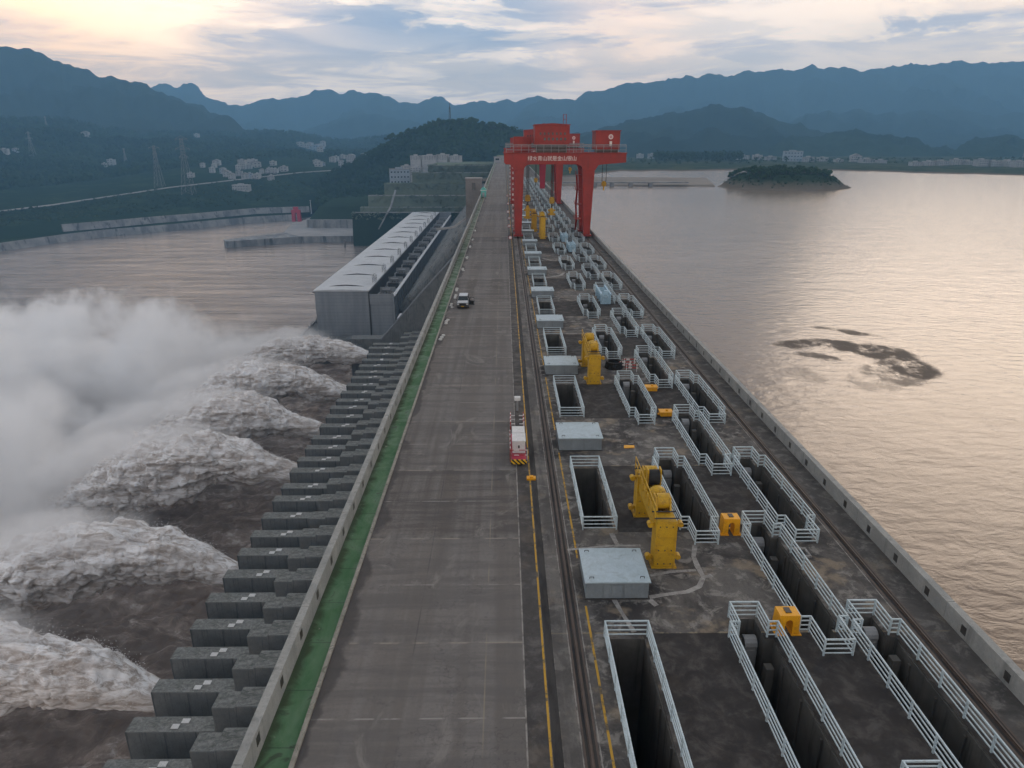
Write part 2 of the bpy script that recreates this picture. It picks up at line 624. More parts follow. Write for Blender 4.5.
col = t.mix(t.math('MULTIPLY', spill, 0.5), col, (0.24, 0.225, 0.21))
joint = t.math('LESS_THAN', t.math('ABSOLUTE', t.math('SUBTRACT', slab, 0.5)), 0.0045)
jn = t.step(t.noise(p, 0.7, 3), 0.4, 0.55)
col = t.mix(t.math('MULTIPLY', joint, t.math('MULTIPLY', jn, 0.7)), col, (0.30, 0.285, 0.265))
joint2 = t.math('LESS_THAN', t.math('MINIMUM', slab, t.math('SUBTRACT', 1.0, slab)), 0.006)
col = t.mix(t.math('MULTIPLY', joint2, t.math('MULTIPLY', jn, 0.75)), col, (0.27, 0.24, 0.20))
for xj, wj, a_, c_ in ((-1.05, 0.035, 0.55, (0.26, 0.225, 0.16)), (-4.9, 0.04, 0.4, (0.05, 0.05, 0.05))):
    lj = t.math('LESS_THAN', t.math('ABSOLUTE', t.math('SUBTRACT', px_, xj)), wj)
    col = t.mix(t.math('MULTIPLY', lj, t.math('MULTIPLY', t.step(t.noise(p, 0.25, 3), 0.42, 0.6), a_)), col, c_)
# damp dark edge beside the kerb
edge = t.math('ADD', px_, t.math('MULTIPLY', t.noise(t.scale(p, (0.2, 0.16, 1)), 1.0, 5, 0.6), 4.2))
col = t.mix(t.step(edge, -6.9, -6.5, 0.72, 0.0), col, (0.050, 0.047, 0.047))
crack = t.voro(t.vmath('ADD', t.scale(p, (0.10, 0.06, 1)), t.noise(p, 0.4, 4, 0.6, col=True)), 1.0, 'DISTANCE_TO_EDGE')
col = t.mix(t.step(crack, 0.008, 0.003, 0, 0.25), col, (0.045, 0.042, 0.042))
setc(t, b, col, t.bump(fine, 0.25, 0.01), t.step(big, 0.3, 0.7, 0.95, 0.72))

# gate deck between the crane rails
M['deck'], t, b = mat('gate_deck_concrete', 0.92, 0.25)
p = t.pos()
px_, py_, pz_ = t.sep(p)
per = t.math('MULTIPLY', t.math('FRACT', t.math('MULTIPLY', t.math('SUBTRACT', py_, 21.4), 1 / 21.0)), 21.0)
big = t.noise(p, 0.22, 7, 0.68, 0.8)
mid = t.noise(p, 0.9, 6, 0.7, 0.4)
fine = t.noise(p, 6.0, 5, 0.75)
col = t.mix(t.step(big, 0.34, 0.66), (0.040, 0.037, 0.037), (0.130, 0.121, 0.112))
col = t.mix(t.step(mid, 0.50, 0.64, 0, 0.75), col, (0.25, 0.235, 0.215))
col = t.mix(t.step(t.noise(p, 0.33, 4, 0.6), 0.54, 0.66, 0, 0.7), col, (0.25, 0.20, 0.145))
inpan = t.math('MULTIPLY', t.math('LESS_THAN', per, 10.45), t.math('MULTIPLY', t.math('GREATER_THAN', px_, 7.85), t.math('LESS_THAN', px_, 22.0)))
pcol = t.mix(t.step(mid, 0.4, 0.7), (0.024, 0.022, 0.022), (0.050, 0.045, 0.043))
col = t.mix(t.math('MULTIPLY', inpan, 0.9), col, pcol)
pline = t.math('LESS_THAN', t.math('ABSOLUTE', t.math('SUBTRACT', per, 10.5)), 0.06)
col = t.mix(t.math('MULTIPLY', pline, t.step(mid, 0.42, 0.56, 0, 0.75)), col, (0.26, 0.215, 0.14))
darkstrip = t.math('MULTIPLY', t.math('GREATER_THAN', px_, 21.9), 0.55)
col = t.mix(darkstrip, col, t.mix(t.step(mid, 0.4, 0.7), (0.055, 0.052, 0.05), (0.10, 0.095, 0.09)))
leftstrip = t.math('MULTIPLY', t.math('LESS_THAN', px_, 2.05), 0.75)
col = t.mix(leftstrip, col, t.mix(t.step(mid, 0.4, 0.65), (0.050, 0.046, 0.045), (0.075, 0.07, 0.068)))
midstrip = t.math('MULTIPLY', t.math('MULTIPLY', t.math('GREATER_THAN', px_, 2.55), t.math('LESS_THAN', px_, 3.35)), 0.6)
col = t.mix(midstrip, col, t.mix(t.step(t.noise(t.scale(p, (1, 0.12, 1)), 1.0, 4), 0.45, 0.6), (0.085, 0.08, 0.076), (0.165, 0.155, 0.145)))
col = t.mix(t.step(fine, 0.48, 0.76, 0, 0.5), col, (0.035, 0.033, 0.033))
setc(t, b, col, t.bump(mid, 0.3, 0.03), t.step(mid, 0.35, 0.6, 0.95, 0.8))

# green painted drainage channel
M['gutter'], t, b = mat('green_channel_paint', 0.8, 0.3)
p = t.pos()
px_, py_, pz_ = t.sep(p)
n = t.noise(t.scale(p, (1, 0.35, 1)), 0.7, 6, 0.65, 0.5)
n2 = t.noise(p, 0.55, 5, 0.6, 0.8)
col = t.mix(t.step(n, 0.35, 0.65), (0.055, 0.140, 0.062), (0.095, 0.185, 0.098))
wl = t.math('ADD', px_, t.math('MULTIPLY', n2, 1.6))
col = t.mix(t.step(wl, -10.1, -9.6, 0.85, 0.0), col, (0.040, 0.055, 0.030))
col = t.mix(t.step(n2, 0.60, 0.68, 0, 0.7), col, (0.03, 0.04, 0.025))
col = t.mix(t.step(t.noise(p, 0.9, 5, 0.6, 0.4), 0.66, 0.72, 0, 0.7), col, (0.28, 0.29, 0.23))
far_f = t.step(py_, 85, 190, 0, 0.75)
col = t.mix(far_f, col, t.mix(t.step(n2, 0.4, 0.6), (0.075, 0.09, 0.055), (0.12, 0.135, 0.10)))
gj = t.math('LESS_THAN', t.math('FRACT', t.math('MULTIPLY', py_, 1 / 3.5)), 0.018)
col = t.mix(t.math('MULTIPLY', gj, 0.6), col, (0.03, 0.05, 0.03))
setc(t, b, col, t.bump(n, 0.2, 0.01), t.step(n2, 0.4, 0.62, 0.85, 0.45))


def water(name, deep, pale, scales, bump, rough):
    m, t, b = mat(name, rough, 0.5)
    b.inputs['IOR'].default_value = 1.33
    p = t.pos()
    h = None
    for (sv, amp, det) in scales:
        n = t.noise(t.scale(p, sv), 1.0, det, 0.6, 0.5)
        n = t.math('MULTIPLY', n, amp)
        h = n if h is None else t.math('ADD', h, n)
    return m, t, b, p, h


M['lake'], t, b, p, h = water('reservoir_water', 0, 0, (((0.22, 0.40, 1), 1.0, 5), ((0.05, 0.085, 1), 1.6, 3), ((0.9, 1.6, 1), 0.16, 3)), 1, 0.12)
cl = t.noise(t.scale(p, (0.004, 0.006, 1)), 1.0, 5, 0.6, 0.8)
# a mat of floating debris with a boundary of its own
vx, vy, vz = t.sep(p)
wob = t.noise(p, 0.045, 6, 0.7, 0.6, col=True)
wx = t.sep(wob)
qx = t.math('ADD', vx, t.math('MULTIPLY', t.math('SUBTRACT', wx[0], 0.5), 13.0))
qy = t.math('ADD', vy, t.math('MULTIPLY', t.math('SUBTRACT', wx[1], 0.5), 19.0))


def blob(cx, cyy, rx, ry, ang):
    ca, sa = math.cos(ang), math.sin(ang)
    ddx = t.math('SUBTRACT', qx, cx)
    ddy = t.math('SUBTRACT', qy, cyy)
    u = t.math('MULTIPLY', t.math('ADD', t.math('MULTIPLY', ddx, ca), t.math('MULTIPLY', ddy, sa)), 1 / rx)
    v = t.math('MULTIPLY', t.math('SUBTRACT', t.math('MULTIPLY', ddy, ca), t.math('MULTIPLY', ddx, sa)), 1 / ry)
    r = t.math('ADD', t.math('MULTIPLY', u, u), t.math('MULTIPLY', v, v))
    return t.step(r, 1.15, 0.5)


deb = None
for (ax, ay, bx, by, wd_, st) in ((779, 346, 824, 340, 4.5, 1.0), (820, 340, 862, 350, 6.0, 1.0), (796, 352, 842, 361, 4.0, 0.75), (855, 344, 908, 362, 8.0, 1.0),
                                  (892, 358, 934, 380, 8.0, 0.95), (815, 327, 888, 338, 2.6, 0.8), (868, 366, 926, 386, 7.0, 0.6), (790, 368, 830, 382, 5.0, 0.25), (862, 372, 890, 392, 6.0, 0.3)):
    pa_, pb_ = onz(ax, ay, -30), onz(bx, by, -30)
    bl = blob((pa_[0] + pb_[0]) / 2, (pa_[1] + pb_[1]) / 2, math.hypot(pb_[0] - pa_[0], pb_[1] - pa_[1]) / 2 * 1.15, wd_, math.atan2(pb_[1] - pa_[1], pb_[0] - pa_[0]))
    bl = t.math('MULTIPLY', bl, st)
    deb = bl if deb is None else t.math('MAXIMUM', deb, bl)
frag = t.step(t.noise(t.scale(p, (0.16, 0.10, 1)), 1.0, 7, 0.78), 0.36, 0.56)
deb = t.math('MULTIPLY', t.math('MULTIPLY', deb, frag), 1.1, None, True)
col = t.mix(t.step(cl, 0.35, 0.65), (0.240, 0.175, 0.126), (0.185, 0.133, 0.095))
col = t.mix(t.math('MULTIPLY', deb, 0.8), col, (0.060, 0.048, 0.038))
setc(t, b, col, t.bump(h, 0.22, 1.0), t.math('ADD', 0.14, t.math('MULTIPLY', deb, 0.6)))

M['river'], t, b, p, h = water('river_water', 0, 0, (((0.010, 0.045, 1), 6.5, 7), ((0.10, 0.2, 1), 0.9, 5), ((0.4, 0.6, 1), 0.3, 4)), 1, 0.16)
cl = t.noise(t.scale(p, (0.006, 0.016, 1)), 1.0, 6, 0.6, 0.9)
vx, vy, vz = t.sep(p)
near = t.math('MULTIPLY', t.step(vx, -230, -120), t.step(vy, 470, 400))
foam = t.math('MULTIPLY', t.step(t.noise(t.scale(p, (0.05, 0.09, 1)), 1.0, 7, 0.72, 1.4), 0.52, 0.66), t.math('MULTIPLY', near, 0.55))
col = t.mix(t.step(cl, 0.35, 0.65), (0.275, 0.230, 0.203), (0.165, 0.135, 0.118))
col = t.mix(near, col, (0.085, 0.064, 0.052))  # brown churn by the dam, its shade mixed into the colour
col = t.mix(foam, col, (0.34, 0.29, 0.255))
setc(t, b, col, t.bump(h, 0.30, 1.6), t.math('ADD', 0.07, t.math('MULTIPLY', near, 0.35)))

# spillway water: foam over silt
M['jet'], t, b = mat('silty_white_water', 0.95, 0.15)
p = t.pos()
n = t.noise(t.scale(p, (0.11, 0.5, 0.5)), 1.0, 8, 0.74, 0.8)
n2 = t.noise(t.scale(p, (0.06, 0.16, 0.2)), 1.0, 5, 0.6, 0.5)
col = t.mix(t.step(n, 0.38, 0.58), (0.44, 0.385, 0.345), (0.92, 0.91, 0.91))
col = t.mix(t.step(n2, 0.46, 0.68, 0.0, 0.5), col, (0.36, 0.30, 0.255))
n4 = t.noise(p, 1.1, 6, 0.7)
setc(t, b, col, t.bump(t.math('ADD', n, t.math('MULTIPLY', n4, 0.5)), 0.22, 0.7))
b.inputs['Subsurface Weight'].default_value = 0.7
b.inputs['Subsurface Radius'].default_value = (1.0, 0.95, 0.9)
b.inputs['Subsurface Scale'].default_value = 1.3

# ------------------------------------------------------------------ the dam: deck with open gate pits, body, road
PER = 21.0
YEND = 1050.0
NROW = 24                                  # rows of gate pits along the crest
A_RECT = lambda k: (5.4, 7.75, 21.75 + PER * k, 31.6 + PER * k)


def stepped(x, yf):
    """outline of a pit railing: narrow head, wide body, narrow tail (anticlockwise), far end at yf"""
    return [(x + .05, yf - 13.4), (x + 1.6, yf - 13.4), (x + 1.6, yf - 11.5), (x + 2.1, yf - 11.5), (x + 2.1, yf - 1.7), (x + 1.6, yf - 1.7),
            (x + 1.6, yf), (x, yf), (x, yf - 1.7), (x - .5, yf - 1.7), (x - .5, yf - 11.5), (x + .05, yf - 11.5)]


B_X, C_X, D_X = 12.7, 16.7, 19.45
B_Y = lambda k: 33.2 + PER * k
C_Y = lambda k: 22.4 + PER * k
D_Y = lambda k: 33.3 + PER * k
I = 0.18
rects = []
for k in range(-1, NROW):
    x0, x1, y0, y1 = A_RECT(k)
    rects.append((x0 + I, x1 - I, y0 + I, y1 - I))
    for (x, yf) in ((B_X, B_Y(k)), (C_X, C_Y(k)), (D_X, D_Y(k))):
        rects.append((x + I, x + 1.6 - I, yf - 1.7 - I, yf - I))
        rects.append((x - .5 + I, x + 2.1 - I, yf - 11.5 + I, yf - 1.7 - I))
        rects.append((x + .05 + I, x + 1.6 - I, yf - 13.4 + I, yf - 11.5 + I))
X0, X1, Y0D = 0.94, 25.3, -30.0
ybr = sorted({Y0D, YEND} | {round(r[2], 3) for r in rects} | {round(r[3], 3) for r in rects})
ybr = [y for y in ybr if y >= Y0D]
mb = MB()
for a, bb in zip(ybr[:-1], ybr[1:]):
    ym = (a + bb) / 2
    act = sorted((r[0], r[1]) for r in rects if r[2] < ym < r[3])
    x = X0
    for (h0, h1) in act:
        if h0 > x:
            mb.quad((x, a, 0), (h0, a, 0), (h0, bb, 0), (x, bb, 0))
        x = max(x, h1)
    mb.quad((x, a, 0), (X1, a, 0), (X1, bb, 0), (x, bb, 0))
tag(mb.build('dam_deck', M['deck'], fix=False), kind='structure')
# pit linings
PD = -26.0
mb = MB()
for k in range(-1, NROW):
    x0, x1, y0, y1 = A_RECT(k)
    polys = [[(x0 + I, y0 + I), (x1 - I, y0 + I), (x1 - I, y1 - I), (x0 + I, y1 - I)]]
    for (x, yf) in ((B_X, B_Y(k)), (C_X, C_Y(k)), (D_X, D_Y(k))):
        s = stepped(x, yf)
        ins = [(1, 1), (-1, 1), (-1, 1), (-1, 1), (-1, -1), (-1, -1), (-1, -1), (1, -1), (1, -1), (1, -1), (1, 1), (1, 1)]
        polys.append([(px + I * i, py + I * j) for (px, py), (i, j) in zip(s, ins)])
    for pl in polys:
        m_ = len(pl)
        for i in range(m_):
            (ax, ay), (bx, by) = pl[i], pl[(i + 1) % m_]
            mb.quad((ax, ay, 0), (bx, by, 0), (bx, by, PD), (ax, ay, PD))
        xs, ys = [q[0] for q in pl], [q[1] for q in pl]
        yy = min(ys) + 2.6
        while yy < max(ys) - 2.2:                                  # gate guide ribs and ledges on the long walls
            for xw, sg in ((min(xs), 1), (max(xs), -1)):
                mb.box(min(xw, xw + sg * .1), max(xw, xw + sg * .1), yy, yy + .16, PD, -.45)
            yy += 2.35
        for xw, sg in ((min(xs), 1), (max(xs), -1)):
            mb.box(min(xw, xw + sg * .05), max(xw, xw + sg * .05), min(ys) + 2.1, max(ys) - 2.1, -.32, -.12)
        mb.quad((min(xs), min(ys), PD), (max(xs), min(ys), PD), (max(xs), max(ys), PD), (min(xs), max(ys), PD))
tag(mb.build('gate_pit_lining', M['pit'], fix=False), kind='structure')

# carriageway, kerb, channel
mb = MB()
mb.quad((-9.2, Y0D, 0.0), (0.94, Y0D, 0.0), (0.94, YEND + 220, 0.0), (-9.2, YEND + 220, 0.0))
tag(mb.build('crest_road', M['road'], fix=False), kind='structure')
tag(MB().box(-9.42, -9.2, Y0D, YEND, -0.35, 0.13).build('road_kerb', M['kerb'], bevel=0.02), kind='structure')
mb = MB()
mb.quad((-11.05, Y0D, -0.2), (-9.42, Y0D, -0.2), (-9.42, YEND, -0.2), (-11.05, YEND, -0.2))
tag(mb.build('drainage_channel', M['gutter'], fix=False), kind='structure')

# dam body below the deck (cross-section carried along the whole crest)
prof = [(-11.5, -0.25), (-11.5, -22), (-16.5, -34), (-35, -76), (-43, -98), (-44, -121), (25.28, -121), (25.28, -0.02), (24, -0.3), (24, -30), (-9, -30), (-9, -0.3)]
n_ = len(prof)
mb = MB()
mb.prism([(q[0], q[1]) for q in prof], 'y', Y0D, 411)
prof2 = [(-11.5, -0.25), (-11.5, -22), (-20, -34), (-48, -74), (-62, -88), (-76, -99), (-84, -121)] + prof[6:]
mb.prism([(q[0], q[1]) for q in prof2], 'y', 411.02, YEND)
tag(mb.build('dam_body', M['dam']), kind='structure')

# downstream and upstream parapets with dark niches
def niche_wall(name, x0, x1, z0, z1, face, label):
    root = empty(name, ((x0 + x1) / 2, Y0D, 0), label, 'wall')
    hw = (x1 - x0) / 2
    L = YEND - Y0D
    body = MB()
    y = 0.0
    while y < L:                                         # cast bays with open joints
        body.box(-hw, hw, y + 0.01, min(y + 10.48, L), z0, z1)
        y += 10.5
    body.build('wall_body', M['parapet'], root)
    far = MB()
    for i in range(int(L / 3.5)):
        yy = 1.6 + 3.5 * i
        xs = hw if face > 0 else -hw
        args = (xs - 0.004, xs + 0.012, yy, yy + 0.42, 0.30, 0.80)
        if face < 0:
            args = (xs - 0.012, xs + 0.004, yy, yy + 0.42, 0.25, 0.75)
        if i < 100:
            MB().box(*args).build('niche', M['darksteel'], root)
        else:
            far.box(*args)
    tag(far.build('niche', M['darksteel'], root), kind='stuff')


niche_wall('parapet_wall', -11.45, -11.02, -22, 1.05, 1, 'long pale concrete parapet beside the green drainage channel')
niche_wall('parapet_wall', 24.92, 25.36, -0.3, 1.1, -1, 'long pale concrete parapet along the reservoir edge of the deck')

# painted lines, cable trench, crane rails
def strip(name, m, x0, x1, y0, y1, z=0.004):
    q = MB()
    q.quad((x0, y0, z), (x1, y0, z), (x1, y1, z), (x0, y1, z))
    return tag(q.build(name, m, fix=False), kind='structure')


M['yline'], t, b = mat('worn_yellow_line', 0.8)
nn = t.noise(t.pos(), 1.2, 5, 0.7)
setc(t, b, t.mix(t.step(nn, 0.36, 0.52), (0.10, 0.085, 0.06), (0.46, 0.27, 0.035)))
M['wline'], t, b = mat('worn_pale_line', 0.85)
nn = t.noise(t.pos(), 0.9, 5, 0.7)
setc(t, b, t.mix(t.step(nn, 0.36, 0.56), (0.10, 0.095, 0.09), (0.27, 0.255, 0.235)))
M['trench'], t, b = mat('cable_trench_cover', 0.85)
nn = t.noise(t.scale(t.pos(), (1, 0.2, 1)), 1.2, 5, 0.7)
setc(t, b, t.mix(t.step(nn, 0.35, 0.6), (0.018, 0.018, 0.019), (0.045, 0.042, 0.04)))
strip('pale_joint_line', M['wline'], 0.90, 0.98, Y0D, YEND, 0.006)
strip('yellow_line', M['yline'], 1.93, 2.04, Y0D, YEND)
strip('cable_trench', M['trench'], 2.08, 2.52, Y0D, YEND)
for a, bb in ((Y0D, 34.3), (39.2, 55.5), (60.6, 76), (80.5, 118), (122, 140), (150, 300)):
    strip('yellow_line', M['yline'], 4.62, 4.74, a, bb)
strip('pale_joint_line', M['wline'], 4.17, 4.23, Y0D, 400)
strip('pale_joint_line', M['wline'], 3.36, 3.41, Y0D, 400)
for xc in (3.78, 22.92):
    strip('crane_rail_bed', M['rust'], xc - 0.34, xc + 0.34, Y0D, YEND, 0.008)
    for s_ in (-0.17, 0.17):
        strip('crane_rail_groove', M['trench'], xc + s_ - 0.07, xc + s_ + 0.07, Y0D, YEND, 0.012)
    prof_r = [(-0.07, 0.012), (0.07, 0.012), (0.07, 0.035), (0.02, 0.05), (0.02, 0.10), (0.045, 0.11), (0.045, 0.14), (-0.045, 0.14), (-0.045, 0.11), (-0.02, 0.10), (-0.02, 0.05), (-0.07, 0.035)]
    q = MB()
    q.prism([(xc + a_, z_) for a_, z_ in prof_r], 'y', Y0D, YEND)
    tag(q.build('crane_rail', M['rust']), kind='structure')
strip('pale_joint_line', M['wline'], 22.40, 22.46, Y0D, 400)


def path_strip(pts, wd, m, name='cement_trench_fill', z=0.005):
    q = MB()
    P = [Vector((a_, b_, z)) for a_, b_ in pts]
    L, R = [], []
    for i, pnt in enumerate(P):
        dv = (P[min(i + 1, len(P) - 1)] - P[max(i - 1, 0)]).normalized()
        nv = Vector((-dv.y, dv.x, 0)) * wd / 2 * random.uniform(0.8, 1.25)
        L.append(pnt + nv)
        R.append(pnt - nv)
    for i in range(len(P) - 1):
        q.quad(R[i], R[i + 1], L[i + 1], L[i])
    return tag(q.build(name, m, fix=False), kind='structure')


M['cement'] = mottled('pale_cement', (0.36, 0.35, 0.33), (0.22, 0.21, 0.20), 1.6, dirt=((0.13, 0.12, 0.12), 0.7))
zz = lambda L: [onz(500 + a_ / 4.267, 430 + b_ / 4.267)[:2] for a_, b_ in L]
path_strip(zz([(832, 492), (826, 540), (842, 580), (868, 628), (850, 668), (800, 690), (720, 700), (628, 715)]), 0.34, M['cement'])
path_strip(zz([(640, 622), (720, 606), (836, 598)]), 0.28, M['cement'], z=0.007)
path_strip(zz([(868, 628), (905, 620)]), 0.3, M['cement'], z=0.007)
path_strip(zz([(280, 512), (380, 502), (470, 494), (600, 493)]), 0.22, M['cement'])
path_strip(zz([(476, 440), (488, 466), (504, 496)]), 0.3, M['cement'], z=0.007)
path_strip(zz([(486, 722), (520, 780), (572, 862)]), 0.26, M['cement'])
path_strip(zz([(628, 715), (668, 750)]), 0.4, M['cement'], z=0.007)
z6 = lambda L: [onz(500 + a_ / 6.4, 180 + b_ / 6.4)[:2] for a_, b_ in L]
path_strip(z6([(290, 625), (330, 620), (390, 610), (410, 592), (370, 598)]), 0.6, M['cement'])
path_strip(z6([(270, 500), (330, 515), (370, 512)]), 0.6, M['cement'])

# ------------------------------------------------------------------ water, land
WL, RL = -30.0, -119.3


def sheet(name, m, x0, x1, y0, y1, z):
    q = MB()
    q.quad((x0, y0, z), (x1, y0, z), (x1, y1, z), (x0, y1, z))
    return tag(q.build(name, m, fix=False), kind='structure')


sheet('reservoir_water', M['lake'], 25.28, 6000, -250, 2600, WL)
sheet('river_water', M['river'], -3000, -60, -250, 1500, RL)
sheet('ground', M['mud'], -8700, 9200, -250, 10100, -124.0)


def lerp_tab(tab, x):
    xs = [q[0] for q in tab]
    ys = [q[1] for q in tab]
    return np.interp(x, xs, ys)


def ridge(name, m, tab, Y, front, back, foot, amp, seed, nv=31, step=3, crest_px=3.2, kind='structure', gully=0.35):
    """a mountain range with real depth: crest line at distance Y, spurs running down to both feet"""
    pxs = np.arange(tab[0][0], tab[-1][0] + 0.1, step)
    pys = lerp_tab(tab, pxs)
    pys = pys + crest_px * (fbm(np.stack([pxs * 0.07, pxs * 0, pxs * 0], -1), 5, seed, 0.6) * 2)
    C = np.array([ony(a, bq, Y) for a, bq in zip(pxs, pys)])
    v = np.linspace(0, 1, nv)
    vc = round(0.62 * (nv - 1)) / (nv - 1)
    G = np.zeros((len(pxs), nv, 3))
    G[..., 0] = C[:, None, 0] * np.where(v < vc, 1 - (1 - v / vc) * front / Y, 1 + (v - vc) / (1 - vc) * back / Y)[None]
    G[..., 1] = np.where(v < vc, Y - front * (1 - v / vc), Y + back * (v - vc) / (1 - vc))[None]
    s = np.where(v < vc, (v / vc) ** 1.25, 1 - ((v - vc) / (1 - vc)) ** 1.2)[None]
    H = np.maximum(C[:, None, 2] - foot, 1.0)
    sc = 1.0 / max(front, 1) * 2.2
    spur = 1 - np.abs(fbm(G * np.array([sc * 1.3, sc * 0.5, 0]), 5, seed + 5)) * 2.2
    z = foot + H * s
    env = np.sin(np.clip(s, 0, 1) * PI) ** 0.8
    z = z + env * H * gully * (spur - 0.55) + env * amp * fbm(G * np.array([sc * 5, sc * 5, 0]), 4, seed + 9)
    # ridgeline stays the highest line seen from the front
    lim = CAMH + (C[:, None, 2] - CAMH) * (G[..., 1] / Y) * 0.985
    lim = np.maximum(lim, foot + 0.97 * H * s)
    z = np.where((v < vc - 0.001)[None], np.minimum(z, lim), z)
    G[..., 2] = z
    o = link(name, np_mesh(name, G.reshape(-1, 3), grid_faces(len(pxs), nv), m, smooth=True))
    return tag(o, kind=kind), G


ridge('mountain_range', M['mount'], [(-420, 45), (-250, 20), (-120, 36), (0, 44), (30, 50), (60, 62), (85, 67), (100, 74), (125, 78), (150, 88), (180, 98), (215, 112), (245, 128), (262, 139), (290, 160)],
      4300, 1700, 1400, -60, 90, 3)
ridge('mountain_range', M['mount'], [(90, 110), (140, 95), (158, 85), (168, 83), (176, 88), (184, 85), (192, 84), (199, 88), (206, 95), (222, 99), (240, 104), (265, 99), (290, 96), (320, 93), (350, 90.5), (362, 96), (370, 91), (385, 97), (400, 102), (425, 99), (440, 98), (452, 102), (470, 101), (490, 104), (505, 98), (515, 101), (535, 95), (555, 99), (600, 108), (680, 125)],
      8200, 2600, 1500, -60, 110, 21)
ridge('mountain_range', M['mount'], [(250, 150), (300, 131), (330, 120), (362, 114), (395, 118), (430, 126), (470, 127), (520, 124), (560, 128), (600, 136)],
      6300, 1500, 900, -60, 60, 33)
ridge('mountain_range', M['mount'], [(500, 125), (530, 106), (555, 100), (575, 98), (590, 92), (605, 89), (620, 85), (650, 82), (672, 80), (690, 78), (705, 73.5), (725, 77), (750, 72.5), (790, 71), (810, 64.5), (822, 68), (835, 67), (848, 66), (865, 70), (880, 66), (905, 65), (925, 64), (945, 62), (960, 63), (990, 65), (1024, 61), (1120, 58), (1300, 70)],
      7200, 2500, 1500, -60, 110, 41)
ridge('mountain_range', M['mount'], [(740, 135), (800, 118), (830, 111), (850, 111), (880, 115), (905, 112), (935, 110), (960, 111), (990, 116), (1024, 112), (1100, 108), (1250, 120)],
      5200, 1600, 900, -40, 60, 55)
ridge('mountain_range', M['mount'], [(560, 140), (600, 128), (640, 119), (670, 113), (690, 109.5), (705, 105.5), (718, 104), (735, 108), (755, 112), (775, 118), (800, 125), (825, 134), (870, 150)],
      3500, 1200, 800, -30, 50, 61)
ridge('wooded_hill', M['hill'], [(700, 158), (749, 149), (775, 142), (799, 135), (830, 136), (850, 131), (868, 130.5), (890, 134), (915, 139), (940, 149), (960, 146), (975, 139), (1000, 136), (1024, 139), (1100, 130), (1200, 135)],
      2800, 420, 500, -26, 30, 71)

# shore flats beyond the reservoir
q = []
_sh = [(470, 180), (540, 178.5), (580, 176), (620, 171.5), (760, 170.5), (830, 170.5), (900, 172.5), (960, 174), (1024, 175.5), (1200, 177)]
pxs = np.arange(470, 1201, 5.0)
base = np.array([onz(a, bq, WL) for a, bq in zip(pxs, lerp_tab(_sh, pxs) + fbm(np.stack([pxs * .05, pxs * 0, pxs * 0], -1), 4, 5) * 0.7)])
rows = []
for k_, (f_, zz_) in enumerate(((0.997, WL - 2), (1.0, WL + 0.1), (1.02, WL + 3.5), (1.06, WL + 5), (1.2, WL + 6), (1.5, WL + 5), (2.6, WL + 3))):
    r_ = base * np.array([f_, f_, 0]) + np.array([0, 0, zz_])
    r_[:, 2] += fbm(np.stack([pxs * .03, pxs * 0 + k_, pxs * 0], -1), 4, 6) * (3.0 if k_ > 1 else 0)
    rows.append(r_)
G = np.stack(rows, 1)
M['shoremix'], t, b = mat('far_shore', 1.0, 0.0)
_z = t.sep(t.pos())[2]
_n = t.noise(t.pos(), 0.02, 5, 0.65)
setc(t, b, t.mix(t.step(t.math('ADD', _z, t.math('MULTIPLY', _n, 3.0)), -27.8, -25.5), (0.17, 0.135, 0.105), t.mix(t.step(_n, 0.4, 0.6), (0.035, 0.05, 0.028), (0.075, 0.085, 0.05))))
tag(link('far_shore', np_mesh('far_shore', G.reshape(-1, 3), grid_faces(len(pxs), len(rows)), M['shoremix'])), kind='structure')

# left bank: river wall -> road terrace -> wooded hills, one continuous terrain
pxs = np.arange(-160, 521, 4.0)
pa = [(-160, 262), (0, 243.5), (64, 233.5), (105, 229), (156, 225), (200, 221), (250, 216), (300, 213.5), (352, 207), (420, 205), (520, 203)]
ya = np.array([onz(a, bq, -108.8)[1] for a, bq in zip(pxs, lerp_tab(pa, pxs))])
fx = np.clip((pxs + 160) / 480, 0, 1)
R0 = np.array([onz(a, bq - 0.8, -108.9) for a, bq in zip(pxs, lerp_tab(pa, pxs))])
R00 = R0 + np.array([0, -1.0, -14])
pu0 = [(-160, 256), (0, 239.0), (61.5, 232.6), (105, 228), (156, 224), (200, 220), (255, 214.8), (309, 212.6), (420, 203.5), (520, 202)]
pu1 = [(-160, 243), (0, 229.0), (61.5, 223.9), (105, 220.4), (156, 216), (200, 212.4), (255, 207.4), (294, 206.2), (309, 205.8), (420, 200), (520, 199)]
RU0 = np.array([onz(a, bq - 0.6, -108.6) for a, bq in zip(pxs, lerp_tab(pu0, pxs))])
RU1 = np.array([onz(a, bq - 0.5, -97.8) for a, bq in zip(pxs, lerp_tab(pu1, pxs))])
pb = [(-160, 230), (0, 212), (50, 206), (110, 197), (170, 188), (235, 180.5), (300, 173), (345, 170), (400, 167), (520, 165)]
RB = np.array([ony(a, bq, Yq) for a, bq, Yq in zip(pxs, lerp_tab(pb, pxs), ya * 1.22)])
RM = (RU1 + RB) / 2 + np.array([0, 0, 1.0])
RB2 = RB + np.stack([RB[:, 0] * 0.012, RB[:, 1] * 0.012, RB[:, 2] * 0], -1)
pc_ = [(-160, 215), (0, 193), (100, 181), (200, 169), (300, 162), (400, 156), (520, 152)]
RC = np.array([ony(a, bq, Yq) for a, bq, Yq in zip(pxs, lerp_tab(pc_, pxs), ya * 1.5)])
pm = [(-160, 165), (0, 152), (100, 152), (170, 150), (240, 150), (300, 148), (400, 146), (520, 146)]
RM2 = np.array([ony(a, bq, Yq) for a, bq, Yq in zip(pxs, lerp_tab(pm, pxs), ya * 2.05)])
